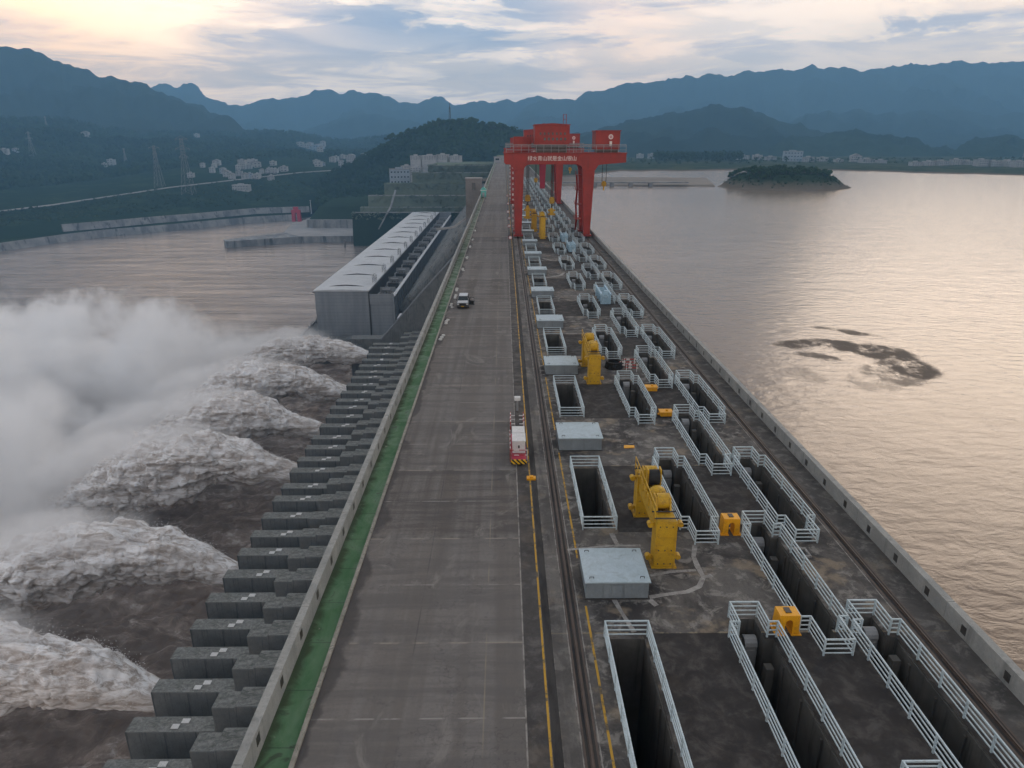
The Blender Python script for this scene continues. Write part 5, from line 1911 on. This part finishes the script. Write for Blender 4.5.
def house(loc, w_, d_, h_, wall, label, cat='house', group=None, floors=2, roof='flat', deep=14):
    r_ = empty('town_house', loc, label, cat, group, random.uniform(-.25, .25))
    wl = MB().box(-w_ / 2, w_ / 2, -d_ / 2, d_ / 2, -deep, h_).build('wall', wall, r_)
    if roof == 'flat':
        MB().box(-w_ / 2 - .4, w_ / 2 + .4, -d_ / 2 - .4, d_ / 2 + .4, h_ + .003, h_ + .9).build('roof', M['bwall'] if wall is M['bwall'] else M['broof'], r_)
        MB().box(-w_ * .2, w_ * .15, -d_ * .2, d_ * .2, h_ + .903, h_ + 3.2).build('stair_head', wall, r_)
    else:
        MB().prism([(-w_ / 2 - .8, h_ + .003), (w_ / 2 + .8, h_ + .003), (0, h_ + w_ * .22)], 'y', -d_ / 2 - .8, d_ / 2 + .8).build('roof', M['broof'], r_)
    for f_ in range(floors):
        z0 = h_ * (f_ + .35) / floors
        nw = 2 if group == GH else max(2, min(6, int(w_ / 4.2)))
        for i in range(nw):
            xa = -w_ / 2 + w_ * (i + .25) / nw
            MB().box(xa, xa + w_ * .45 / nw, -d_ / 2 - .12, -d_ / 2 + .1, z0, z0 + h_ * .28 / floors).build('window', M['glass'], r_)
    return r_


rnd = random.Random(3)
town = []
for _ in range(34):
    town.append((rnd.uniform(190, 285), rnd.uniform(164, 180)))
for _ in range(26):
    town.append((rnd.uniform(315, 405), rnd.uniform(158, 168)))
for _ in range(12):
    town.append((rnd.uniform(300, 330), rnd.uniform(146, 152)))
town += [(16, 152), (86, 137), (105, 167), (112, 165), (5, 153), (197, 137)]
for (px, py) in town:
    x, y, z = bank_at(px, py)
    s_ = y / 1700
    house((x, y, z), rnd.uniform(9, 17) * s_, rnd.uniform(8, 12) * s_, rnd.uniform(6, 12) * s_, rnd.choice([M['bwall'], M['bwall'], M['bgrey'], M['bblue']]),
          'tiny pale house of the distant town on the left bank', group=GH, floors=rnd.choice([2, 3]), roof=rnd.choice(['flat', 'flat', 'pitch']))
# bigger, recognisable blocks
for (px, py, w_, h_, m_, lab, fl) in ((351, 166, 24, 28, M['bgrey'], 'tall grey apartment block above the river road', 6),
                                      (374, 163, 30, 26, M['bgrey'], 'broad dim grey block right of the tall apartment block', 6),
                                      (242, 190, 34, 10, M['bwall'], 'long low pale building on the green slope below the town', 2),
                                      (243, 169, 18, 22, M['bgrey'], 'grey tower block at the left part of the town', 5)):
    x, y, z = bank_at(px, py)
    house((x, y, z), w_, 16, h_, m_, lab, 'apartment block', floors=fl)
for (px, py, Y, w_, h_, m_, lab, fl, gr) in ((400, 184, 1140, 30, 22, M['bblue'], 'pale blue hall beside the dark terraced slope', 3, 'office blocks beside the terraced slope'),
                                             (417, 175, 1240, 18, 12, M['bwall'], 'stepped white block right of the pale blue hall', 4, 'office blocks beside the terraced slope'),
                                             (407, 172, 1300, 16, 10, M['bwall'], 'white block behind the pale blue hall', 4, 'office blocks beside the terraced slope'),
                                             (416, 159.5, 1290, 18, 5.5, M['bwall'], 'white block at the left of the row below the wooded hill', 3, 'white blocks below the wooded hill'),
                                             (430, 159.5, 1290, 26, 6, M['bwall'], 'long white block in the row below the wooded hill', 3, 'white blocks below the wooded hill'),
                                             (443, 159.5, 1290, 18, 7.5, M['bwall'], 'white block right of the long block below the wooded hill', 4, 'white blocks below the wooded hill'),
                                             (456, 159.5, 1290, 18, 5.5, M['bwall'], 'white block at the right of the row below the wooded hill', 3, 'white blocks below the wooded hill')):
    x, y, z = ony(px, py, Y)
    house((x, y, z), w_, 18, h_, m_, lab, 'office block', gr, floors=fl, deep=75)

# television mast on the wooded hill
X_, Y_, Z_ = ony(450, 122, 1620)
rt = empty('television_mast', (X_, Y_, Z_ - 3), 'slim dark television mast on top of the wooded hill', 'mast')
q = MB()
for sx, sy in ((-1, -1), (1, -1), (1, 1), (-1, 1)):
    q.bar((sx * 2.2, sy * 2.2, 0), (sx * 0.7, sy * 0.7, 34), 0.8)
for i in range(8):
    q.bar((-2 + i * .18, -2, i * 4.2), (2 - i * .18, -2, i * 4.2 + 4), 0.5)
q.build('lattice', M['darksteel'], rt)
MB().bar((0, 0, 33), (0, 0, 42), 0.9).build('aerial', M['darksteel'], rt)
for i, zz_ in enumerate((24, 30)):
    MB().tube((0, 0, zz_), (0, 0, zz_ + 1.2), 2.2, 10).build('platform', M['darksteel'], rt)

# far shore buildings on the right
for i, (px, py, w_, h_, m_) in enumerate(((640, 156.5, 18, 8, 'bwall'), (652, 157, 22, 10, 'bgrey'), (672, 157, 16, 9, 'bwall'), (690, 157, 26, 8, 'bgrey'), (742, 159, 30, 11, 'bgrey'), (757, 159, 22, 12, 'bwall'), (770, 160, 26, 10, 'bgrey'),
                                          (792, 160.5, 46, 26, 'bblue'), (808, 161, 24, 12, 'bgrey'), (822, 161, 26, 10, 'bwall'), (838, 162, 18, 8, 'bgrey'), (855, 162, 26, 18, 'bwall'), (866, 163, 30, 12, 'bgrey'), (880, 163, 22, 9, 'bgrey'),
                                          (915, 165, 24, 9, 'bgrey'), (928, 165, 20, 11, 'bwall'), (940, 165, 30, 12, 'bgrey'), (955, 165, 22, 16, 'bgrey'), (966, 165, 28, 12, 'bwall'), (980, 166, 24, 18, 'bgrey'), (992, 166, 26, 14, 'bgrey'), (1006, 166, 30, 15, 'bwall'), (1018, 167, 26, 16, 'bgrey'))):
    y = (741.2 * 50.2 / (py - 140 + 0.8) - 16.5) / 0.9444
    x, _y, z = onz(px, py, -24.8)
    x = x / _y * y
    w_, h_ = w_ * y / 2200, h_ * y / 2200
    lab = {7: 'largest pale blue block on the far right shore', 11: 'white pitched building at the shore right of the blue block'}.get(i, 'tiny pale building strung along the far right shore')
    house((x, y, z), w_ * 1.15, 22, h_ * 1.1, M[m_], lab, 'building', 'buildings along the far right shore', floors=3, roof='pitch' if i == 11 else 'flat')
X_, Y_, Z_ = ony(1023, 168, 2250)
rt = empty('chimney', (X_, Y_, Z_ - 5), 'tall tapering tan chimney at the right edge of the far shore', 'chimney')
MB().tube((0, 0, 0), (0, 0, 95), 10, 16, 5).build('shaft', M['tower'], rt)
MB().tube((0, 0, 95), (0, 0, 98), 5.6, 16).build('rim', M['broof'], rt)

# ------------------------------------------------------------------ jetty, island
q = MB()
A0, A1 = onz(560, 186, WL), onz(716, 187, WL)
B0, B1 = onz(560, 178.5, WL), onz(706, 179.5, WL)
n_ = 40
for i in range(n_):
    f0, f1 = i / n_, (i + 1) / n_
    pa0 = [A0[j] + (A1[j] - A0[j]) * f0 for j in range(2)]
    pa1 = [A0[j] + (A1[j] - A0[j]) * f1 for j in range(2)]
    pb0 = [B0[j] + (B1[j] - B0[j]) * f0 for j in range(2)]
    pb1 = [B0[j] + (B1[j] - B0[j]) * f1 for j in range(2)]
    q.hexa([(*pa0, WL - 1), (*pa1, WL - 1), (*pb1, WL - 1), (*pb0, WL - 1), (pa0[0], pa0[1] + 8, WL + 1.8), (pa1[0], pa1[1] + 8, WL + 1.8), (pb1[0], pb1[1], WL + 2.6), (pb0[0], pb0[1], WL + 2.6)])
tag(q.build('gravel_spit', M['mud']), kind='structure')
rt = empty('jetty', (A0[0], A0[1], 0), 'long low concrete jetty on stubby piers behind the right crane leg', 'jetty')
jx = onz(688, 186.5, WL)
Ljet = jx[0] - A0[0]
MB().box(-10, Ljet, -14, -6, WL + 4.0, WL + 5.6).build('jetty_deck', M['quay'], rt)
for px in (596, 613, 632, 652):
    xx = onz(px, 187, WL)[0] - A0[0]
    MB().box(xx - 2.2, xx + 2.2, -13.6, -6.4, WL - 1, WL + 3.997).build('jetty_pier', M['quay'], rt)

ic = onz(778, 190.5, WL)
i_l, i_r = onz(712, 189, WL), onz(846, 190.5, WL)
nx_, ny_ = 120, 60
hw_ = (i_r[0] - i_l[0]) / 2
cx_ = (i_r[0] + i_l[0]) / 2 * 1.08
hw_ *= 1.09
gx, gy = np.meshgrid(np.linspace(-1.06, 1.06, nx_), np.linspace(-1.1, 1.1, ny_), indexing='ij')
th = np.arctan2(gy, gx)
rr = np.sqrt(gx ** 2 + gy ** 2) * (1 + 0.10 * fbm(np.stack([np.cos(th) * 1.5, np.sin(th) * 1.5, gx * 0], -1), 4, 12))
top = np.interp(gx, [-1.0, -0.82, -0.4, 0.2, 0.62, 0.85, 1.0], [3, 13, 16.5, 16, 13.5, 7, 1.0])
prof_h = np.clip((1 - rr) / 0.26, -0.4, 1)
z = WL + np.where(prof_h > 0, top * (prof_h ** 0.8 if False else np.clip(prof_h, 0, 1) ** 0.85), prof_h * 8)
z = z + np.where(prof_h > 0, 1.0, 0.2) * fbm(np.stack([gx * 9, gy * 6, gx * 0], -1), 4, 4) * 1.4
yc_ = ic[1] + 62
Gi = np.stack([cx_ + gx * hw_, yc_ + gy * 62, z], -1)
tag(link('island', np_mesh('island', Gi.reshape(-1, 3), grid_faces(nx_, ny_), M['isle'])), kind='structure')


# ------------------------------------------------------------------ vegetation: leaf clumps
def clump_template(seed, n_leaf, squash=0.8):
    r = np.random.default_rng(seed)
    dirs = r.normal(size=(n_leaf, 3))
    dirs /= np.linalg.norm(dirs, axis=1)[:, None]
    rad = r.uniform(0.35, 1.0, n_leaf) ** 0.6
    c = dirs * rad[:, None] * np.array([1, 1, squash])
    c *= (1 + 0.35 * vnoise(dirs * 1.7 + seed, seed))[:, None]
    t1 = r.normal(size=(n_leaf, 3))
    t1 -= dirs * (t1 * dirs).sum(1)[:, None] * 0.7
    t1 /= np.linalg.norm(t1, axis=1)[:, None]
    t2 = np.cross(dirs, t1)
    t2 /= np.linalg.norm(t2, axis=1)[:, None]
    s = r.uniform(0.16, 0.34, n_leaf)[:, None]
    v = np.stack([c - t1 * s - t2 * s * .6, c + t1 * s - t2 * s * .6, c + t1 * s * .7 + t2 * s, c - t1 * s * .7 + t2 * s * .8], 1)
    return v.reshape(-1, 3)


def forest(name, pts, sizes, seed, m, n_leaf=26):
    T = [clump_template(seed + i, n_leaf) for i in range(5)]
    V = []
    r = np.random.default_rng(seed)
    for (p_, s_) in zip(pts, sizes):
        tpl = T[r.integers(5)]
        a_ = r.uniform(0, 6.28)
        ca, sa = math.cos(a_), math.sin(a_)
        rot = np.stack([tpl[:, 0] * ca - tpl[:, 1] * sa, tpl[:, 0] * sa + tpl[:, 1] * ca, tpl[:, 2] * r.uniform(0.8, 1.35)], 1)
        V.append(rot * s_ + np.asarray(p_))
    V = np.concatenate(V)
    F_ = np.arange(len(V)).reshape(-1, 4)
    o = link(name, np_mesh(name, V, F_, m, smooth=False))
    return tag(o, kind='stuff')


def on_grid(G, n, seed, lo, hi, py_min=None):
    r = np.random.default_rng(seed)
    nu, nv = G.shape[:2]
    P = []
    while len(P) < n:
        iu = r.uniform(0, nu - 1.001)
        iv = r.uniform(lo * (nv - 1), hi * (nv - 1) - .001)
        a_, b_ = int(iu), int(iv)
        fu, fv = iu - a_, iv - b_
        p_ = (G[a_, b_] * (1 - fu) * (1 - fv) + G[a_ + 1, b_] * fu * (1 - fv) + G[a_, b_ + 1] * (1 - fu) * fv + G[a_ + 1, b_ + 1] * fu * fv)
        P.append(p_)
    return np.array(P)


Gh = [o for o in bpy.data.objects if o.name.startswith('wooded_hill')]
# woods on the left-bank hills
P = on_grid(BANK, 7000, 5, 20 / (nv_ - 1), 0.93)
P = np.array([q_ for q_ in P if not (any(abs(pix(*q_)[0] - tx) < 5 and 0 < pix(*q_)[1] - ty < 5 for tx, ty in town))])
forest('woodland', P + np.array([0, 0, 4.0]), np.random.default_rng(2).uniform(7, 15, len(P)), 40, M['forest'])
P = on_grid(BANK, 1800, 6, 5 / (nv_ - 1), 12 / (nv_ - 1))
forest('scrub', P + np.array([0, 0, 0.5]), np.random.default_rng(3).uniform(1.8, 4.5, len(P)), 50, M['grass'], 20)
# terraced slope scrub
r_ = np.random.default_rng(14)
P, S_ = [], []
for i, (Yt, pyt, zb, pl, pr) in enumerate(tier):
    zt = ony(450, pyt, Yt)[2]
    xl = ony(pl, pyt, Yt)[0]
    for _ in range(420):
        P.append((r_.uniform(xl, -14), Yt + r_.uniform(-4, 12), zt + r_.uniform(-9, 0.5)))
        S_.append(r_.uniform(1.0, 2.6))
forest('terrace_scrub', P, S_, 61, M['terrace'], 20)


# individual trees: tapered trunk, limbs and a leafy crown
def make_tree(seed, h):
    r = random.Random(seed)
    root = empty('broadleaf_tree', (0, 0, 0), 'x', 'tree')
    q = MB()
    q.tube((0, 0, -1.5), (r.uniform(-.2, .2), 0, h * .45), 0.30, 7, 0.18)
    top_ = Vector((0, 0, h * .42))
    V = []
    for i in range(7):
        a_ = i * 2.4 + r.random()
        e_ = Vector((math.cos(a_) * h * r.uniform(.12, .3), math.sin(a_) * h * r.uniform(.12, .3), h * r.uniform(.5, .9)))
        q.tube(top_ + Vector((0, 0, r.uniform(-.1, .05) * h)), e_, 0.13, 5, 0.04)
        V.append(clump_template(seed * 10 + i, 60) * h * r.uniform(.16, .26) + np.array(e_))
    q.build('trunk', M['bark'], root)
    V = np.concatenate(V)
    link('crown', np_mesh('crown', V, np.arange(len(V)).reshape(-1, 4), M['leaf'], smooth=False), root)
    return root


protos = [make_tree(s_, 8.0) for s_ in (1, 2, 3, 4)]
used = set()
r_ = random.Random(22)


def plant(x, y, z, s_, label, group):
    i = r_.randrange(4)
    o = protos[i] if i not in used else copy_tree(protos[i])
    used.add(i)
    o.location = (x, y, z)
    o.rotation_euler = (0, 0, r_.uniform(0, 6.28))
    o.scale = (s_, s_, s_ * r_.uniform(.85, 1.2))
    o['label'] = label
    o['group'] = group


n_t = 0
while n_t < 190:
    u, v = r_.uniform(-0.86, 0.84), r_.uniform(-0.72, 0.7)
    if u * u + v * v > 0.74:
        continue
    iu, iv = int((u + 1.06) / 2.12 * (nx_ - 1)), int((v + 1.1) / 2.2 * (ny_ - 1))
    p_ = Gi[iu, iv]
    if p_[2] < WL + 8:
        continue
    plant(p_[0], p_[1], p_[2] - .3, r_.uniform(.45, 1.15), 'dark green tree growing on the wooded island', 'trees on the island')
    n_t += 1
P = []
rg = np.random.default_rng(77)
while len(P) < 900:
    iu, iv = rg.integers(2, nx_ - 2), rg.integers(2, ny_ - 2)
    p_ = Gi[iu, iv]
    if p_[2] > WL + rg.uniform(2.5, 9):
        P.append(p_ + np.array([rg.uniform(-1, 1), rg.uniform(-1, 1), 0.2]))
forest('scrub', P, rg.uniform(0.8, 2.2, len(P)), 90, M['forest'], 20)
for i in range(60):
    px = r_.uniform(385, 515)
    tabh = [(340, 151), (372, 144), (400, 135), (418, 130), (430, 126), (440, 123.5), (450, 121), (462, 121.5), (470, 122.5), (485, 125.5), (500, 127.5), (520, 131)]
    yv = r_.uniform(1590, 1640)
    pyv = float(lerp_tab(tabh, px))
    x, y, z = ony(px, pyv + 1.6, 1612)
    plant(x, y, z - 3, r_.uniform(1.0, 2.0), 'dark tree on the skyline of the hill with the television mast', 'trees on the hill with the television mast')
hillG = [o for o in bpy.data.objects if o.name.startswith('wooded_hill')][-1]
me = hillG.data
co = np.zeros(len(me.vertices) * 3, dtype=np.float32)
me.vertices.foreach_get('co', co)
co = co.reshape(-1, 30, 3)
P = on_grid(co, 2600, 8, 0.05, 0.68)
forest('woodland', P + np.array([0, 0, 2.5]), np.random.default_rng(4).uniform(4, 8.5, len(P)), 70, M['forest'], 26)
# low wood on the far right shore
P = []
r2 = np.random.default_rng(31)
for _ in range(420):
    px = r2.uniform(655, 742)
    P.append(ony(px, r2.uniform(153.5, 157), r2.uniform(1750, 1950)))
forest('woodland', P, r2.uniform(5, 9, len(P)), 80, M['forest'], 24)
P = []
for _ in range(700):
    px = r2.uniform(620, 1040)
    P.append(ony(px, r2.uniform(158, 166), r2.uniform(1600, 2300)))
forest('scrub', [p_ for p_ in P], r2.uniform(2.5, 6, len(P)), 85, M['forest'], 20)

# ------------------------------------------------------------------ spillway jets and spray
def jet(i, px, py, crest, rise, reach, ry0, ry1, seed, label):
    X_, Y_, _ = onz(px, py, -92)
    NU, NV = 400, 200
    t_ = np.linspace(0, 1, NU)
    xs = -76 - t_ * reach
    tc = 0.34
    zc = np.where(t_ < tc, -93.5 + (rise) * np.sin(t_ / tc * PI / 2), -93.5 + rise - ((t_ - tc) / (1 - tc)) ** 1.7 * (rise + 27))
    ry1 = ry1 * 1.12
    ry = ry0 + (ry1 - ry0) * np.clip(t_ / 0.45, 0, 1) ** 0.8
    rz = 2.2 + (ry1 * 0.86 - 2.2) * np.clip(t_ / 0.40, 0, 1) ** 0.9
    rz = rz * (1 - 0.25 * np.clip((t_ - .6) / .4, 0, 1))
    ph_ = np.linspace(0, 2 * PI, NV, endpoint=False)
    T_, PH = np.meshgrid(t_, ph_, indexing='ij')
    cz, cyv = np.sin(PH), np.cos(PH)
    X = np.broadcast_to(xs[:, None], T_.shape)
    base = np.stack([X, Y_ + ry[:, None] * cyv, zc[:, None] - rz[:, None] * .35 + rz[:, None] * np.where(cz > 0, cz, cz * 1.75)], -1)
    nrm = np.stack([np.zeros_like(X), cyv / ry[:, None], cz / rz[:, None]], -1)
    nrm /= np.linalg.norm(nrm, axis=-1)[..., None]
    P_ = base * np.array([0.8, 1.0, 1.0])
    grow = np.clip(T_ / 0.25, 0.12, 1)
    arcl = np.stack([T_ * 34.0, base[..., 1] * 0.9, base[..., 2] * 0.9], -1)          # stretched along the flow
    d_ = fbm(P_ * 0.07, 3, seed) * 3.6 + fbm(P_ * 0.20, 3, seed + 3) * 2.0 + billow(P_ * 0.40, 2, seed + 5, 0.45) * 0.85 + fbm(P_ * 0.9, 2, seed + 7, 0.5) * 0.3 + fbm(arcl * np.array([0.5, 1, 1]) * 0.36, 2, seed + 8, 0.5) * 1.1
    d_ = d_ * grow * (ry1 / 8)
    pt = base + nrm * d_[..., None]
    # threads thrown forward and up along the top of the sheet
    pt[..., 2] += np.clip(cz, 0, 1) * grow * fbm(P_ * np.array([.10, .35, .3]), 4, seed + 11) * 2.6
    pt[..., 0] += grow * fbm(P_ * 0.3, 3, seed + 13) * 2.0
    rg_ = np.random.default_rng(seed)                                    # torn droplets flying off the sheet
    sel = rg_.integers(0, NU * NV, 14000)
    keep = (T_.reshape(-1)[sel] > 0.06) & (cz.reshape(-1)[sel] > -0.25)
    sel = sel[keep]
    off = rg_.exponential(0.75, len(sel)) * (0.25 + T_.reshape(-1)[sel] * 1.6)
    dc = pt.reshape(-1, 3)[sel] + nrm.reshape(-1, 3)[sel] * off[:, None] + np.array([0, 0, 1.0]) * (off * 0.5)[:, None]
    dsz = rg_.uniform(0.05, 0.17, len(sel))[:, None]
    dr1 = rg_.normal(size=(len(sel), 3))
    dr1 /= np.linalg.norm(dr1, axis=1)[:, None]
    dr2 = np.cross(dr1, np.array([0.3, 0.5, 0.8]))
    dr2 /= np.linalg.norm(dr2, axis=1)[:, None]
    dr3 = np.cross(dr1, dr2)
    dv = np.stack([dc + dr1 * dsz, dc - dr1 * dsz * .5 + dr2 * dsz * .87, dc - dr1 * dsz * .5 - dr2 * dsz * .87, dc + dr3 * dsz], 1).reshape(-1, 3)
    k4 = np.arange(len(sel))[:, None] * 4
    df = np.concatenate([k4 + np.array([[0, 1, 2]]), k4 + np.array([[0, 1, 3]]), k4 + np.array([[1, 2, 3]]), k4 + np.array([[2, 0, 3]])])
    DROPS.append((dv, df))
    o = link('water_jet', np_mesh('water_jet', pt.reshape(-1, 3), grid_faces(NU, NV, True), M['jet']))
    tag(o, label, 'water jet', 'white water jets thrown from the spillway')


DROPS = []
jets = [(155, 690, 12.5, 112, 2.6, 8.0, 'nearest silty white water jet bursting from the spillway at lower left'),
        (243, 568, 10.5, 112, 2.6, 8.2, 'second water jet from the bottom, with a steep white hump'),
        (295, 468, 9.5, 112, 2.6, 8.6, 'third water jet from the bottom, longest and broadest'),
        (320, 427, 10.0, 112, 2.6, 8.2, 'fourth water jet from the bottom, between two like it'),
        (341, 389, 9.0, 112, 2.6, 8.0, 'fifth water jet from the bottom, second farthest'),
        (353, 353, 7.0, 112, 2.6, 7.4, 'farthest water jet, shooting out beside the training wall')]
for i, (px, py, rise, reach, r0, r1, lab) in enumerate(jets):
    jet(i, px, py, 0, rise, reach, r0, r1, 100 + 31 * i, lab)

n0, VV, FF = 0, [], []
for dv, df in DROPS:
    VV.append(dv)
    FF.append(df + n0)
    n0 += len(dv)
M['drop'], t, b = mat('spray_droplets', 0.9, 0.2)
setc(t, b, (0.82, 0.81, 0.80))
tag(link('spray', np_mesh('spray', np.concatenate(VV), np.concatenate(FF), M['drop'], smooth=False)), kind='stuff')

# churning water under the jets
nx2, ny2 = 260, 420
gx, gy = np.meshgrid(np.linspace(-300, -72, nx2), np.linspace(70, 462, ny2), indexing='ij')
Pn = np.stack([gx, gy, gx * 0], -1)
fade = np.clip((gx + 300) / 40, 0, 1)
z = RL + 0.35 + fade * (1.6 * billow(Pn * 0.05, 4, 77) + 1.3 * billow(Pn * 0.16, 4, 79) + 0.5 * fbm(Pn * 0.6, 3, 80))
z = np.maximum(z, RL + 0.05)
M['churn'], t, b = mat('churning_silt_water', 0.45, 0.4)
p = t.pos()
n = t.noise(t.vmath('ADD', t.scale(p, (.05, .08, .05)), t.noise(p, 0.05, 4, .6, col=True)), 1.0, 7, 0.72, 1.2)
n2 = t.noise(p, 0.35, 5, 0.7)
col = t.mix(t.step(n, 0.42, 0.62), (0.13, 0.098, 0.080), (0.26, 0.21, 0.18))
col = t.mix(t.math('MULTIPLY', t.step(n, 0.52, 0.64), t.step(n2, 0.42, 0.6)), col, (0.46, 0.42, 0.39))
setc(t, b, col, t.bump(n2, 0.5, 0.6))
tag(link('churning_water', np_mesh('churning_water', np.stack([gx, gy, z], -1).reshape(-1, 3), grid_faces(nx2, ny2), M['churn'])), kind='structure')

# spray cloud: a box of air whose density follows noise, heaviest where the jets land
q = MB().box(-420, -96, 84, 520, -118.5, -55)
mist_o = q.build('mist', None or bpy.data.materials.new('spray_cloud'))
mist_o['kind'] = 'stuff'
mm = mist_o.data.materials[0]
mm.use_nodes = True
mm.cycles.volume_step_rate = 0.18
mm.node_tree.nodes.clear()
t = NT(mm.node_tree)
vo = t.new('ShaderNodeVolumePrincipled')
out = t.new('ShaderNodeOutputMaterial')
mm.node_tree.links.new(vo.outputs[0], out.inputs['Volume'])
p = t.pos()
x_, y_, z_ = t.sep(p)
warp = t.noise(p, 0.020, 3, 0.55, col=True)
pw = t.vmath('ADD', p, t.scale(warp, (46, 46, 40)))
nA = t.noise(pw, 0.021, 6, 0.62)
edge_x = t.step(t.math('ADD', x_, t.math('MULTIPLY', nA, 70)), -150, -108, 1.0, 0.0)
topz = t.math('ADD', z_, t.math('MULTIPLY', nA, -165.0))
topz = t.math('SUBTRACT', topz, t.step(x_, -260, -150, 10.0, -6.0))
edge_z = t.step(topz, -181, -155, 1.0, 0.0)
edge_y = t.math('MULTIPLY', t.step(y_, 110, 240, 0.16, 1.0), t.step(t.math('ADD', y_, t.math('MULTIPLY', nA, 80)), 510, 440, 0.0, 1.0))
edge_l = t.step(x_, -420, -360, 0.0, 1.0)
dens = t.math('MULTIPLY', t.math('MULTIPLY', edge_x, edge_z), t.math('MULTIPLY', edge_y, edge_l))
nB = t.noise(pw, 0.062, 7, 0.66)
dens = t.math('MULTIPLY', dens, t.math('MULTIPLY', t.step(nA, 0.38, 0.56, 0.06, 1.0), t.step(nB, 0.36, 0.60, 0.12, 1.25)))
dens = t.math('MULTIPLY', dens, 0.16)
nV = t.noise(p, 0.085, 7, 0.72)
for (jp, jq, rise, reach, r0, r1, lab) in jets:                       # loose spray riding on each jet
    Yj = onz(jp, jq, -92)[1]
    ux = t.math('MULTIPLY', t.math('ADD', x_, 118.0), 1 / 62.0)
    zj = t.math('SUBTRACT', -90.0 + rise, t.math('MULTIPLY', t.math('MULTIPLY', ux, ux), 17.0))
    a_ = t.math('MULTIPLY', t.math('SUBTRACT', y_, Yj), 1 / 10.0)
    b_ = t.math('MULTIPLY', t.math('SUBTRACT', z_, zj), 1 / 8.0)
    rr_ = t.math('ADD', t.math('MULTIPLY', a_, a_), t.math('MULTIPLY', b_, b_))
    rr_ = t.math('ADD', rr_, t.math('MULTIPLY', nV, -3.4))
    veil = t.math('MULTIPLY', t.step(rr_, -0.70, -1.6), t.step(x_, -96.5, -126))
    dens = t.math('ADD', dens, t.math('MULTIPLY', veil, 0.11))
t.put(vo.inputs['Density'], dens)
vo.inputs['Color'].default_value = (0.995, 0.996, 0.998, 1)
vo.inputs['Anisotropy'].default_value = 0.4

# the air itself: one even pale volume round everything
q = MB().box(-8800, 9300, -260, 10200, -125.2, 870)
hz = q.build('haze', bpy.data.materials.new('haze_air'))
hz['kind'] = 'stuff'
hm = hz.data.materials[0]
hm.use_nodes = True
hm.node_tree.nodes.clear()
t = NT(hm.node_tree)
vo = t.new('ShaderNodeVolumePrincipled')
out = t.new('ShaderNodeOutputMaterial')
hm.node_tree.links.new(vo.outputs[0], out.inputs['Volume'])
vo.inputs['Density'].default_value = 1.45e-4
vo.inputs['Color'].default_value = (0.29, 0.60, 0.93, 1)
vo.inputs['Anisotropy'].default_value = 0.0
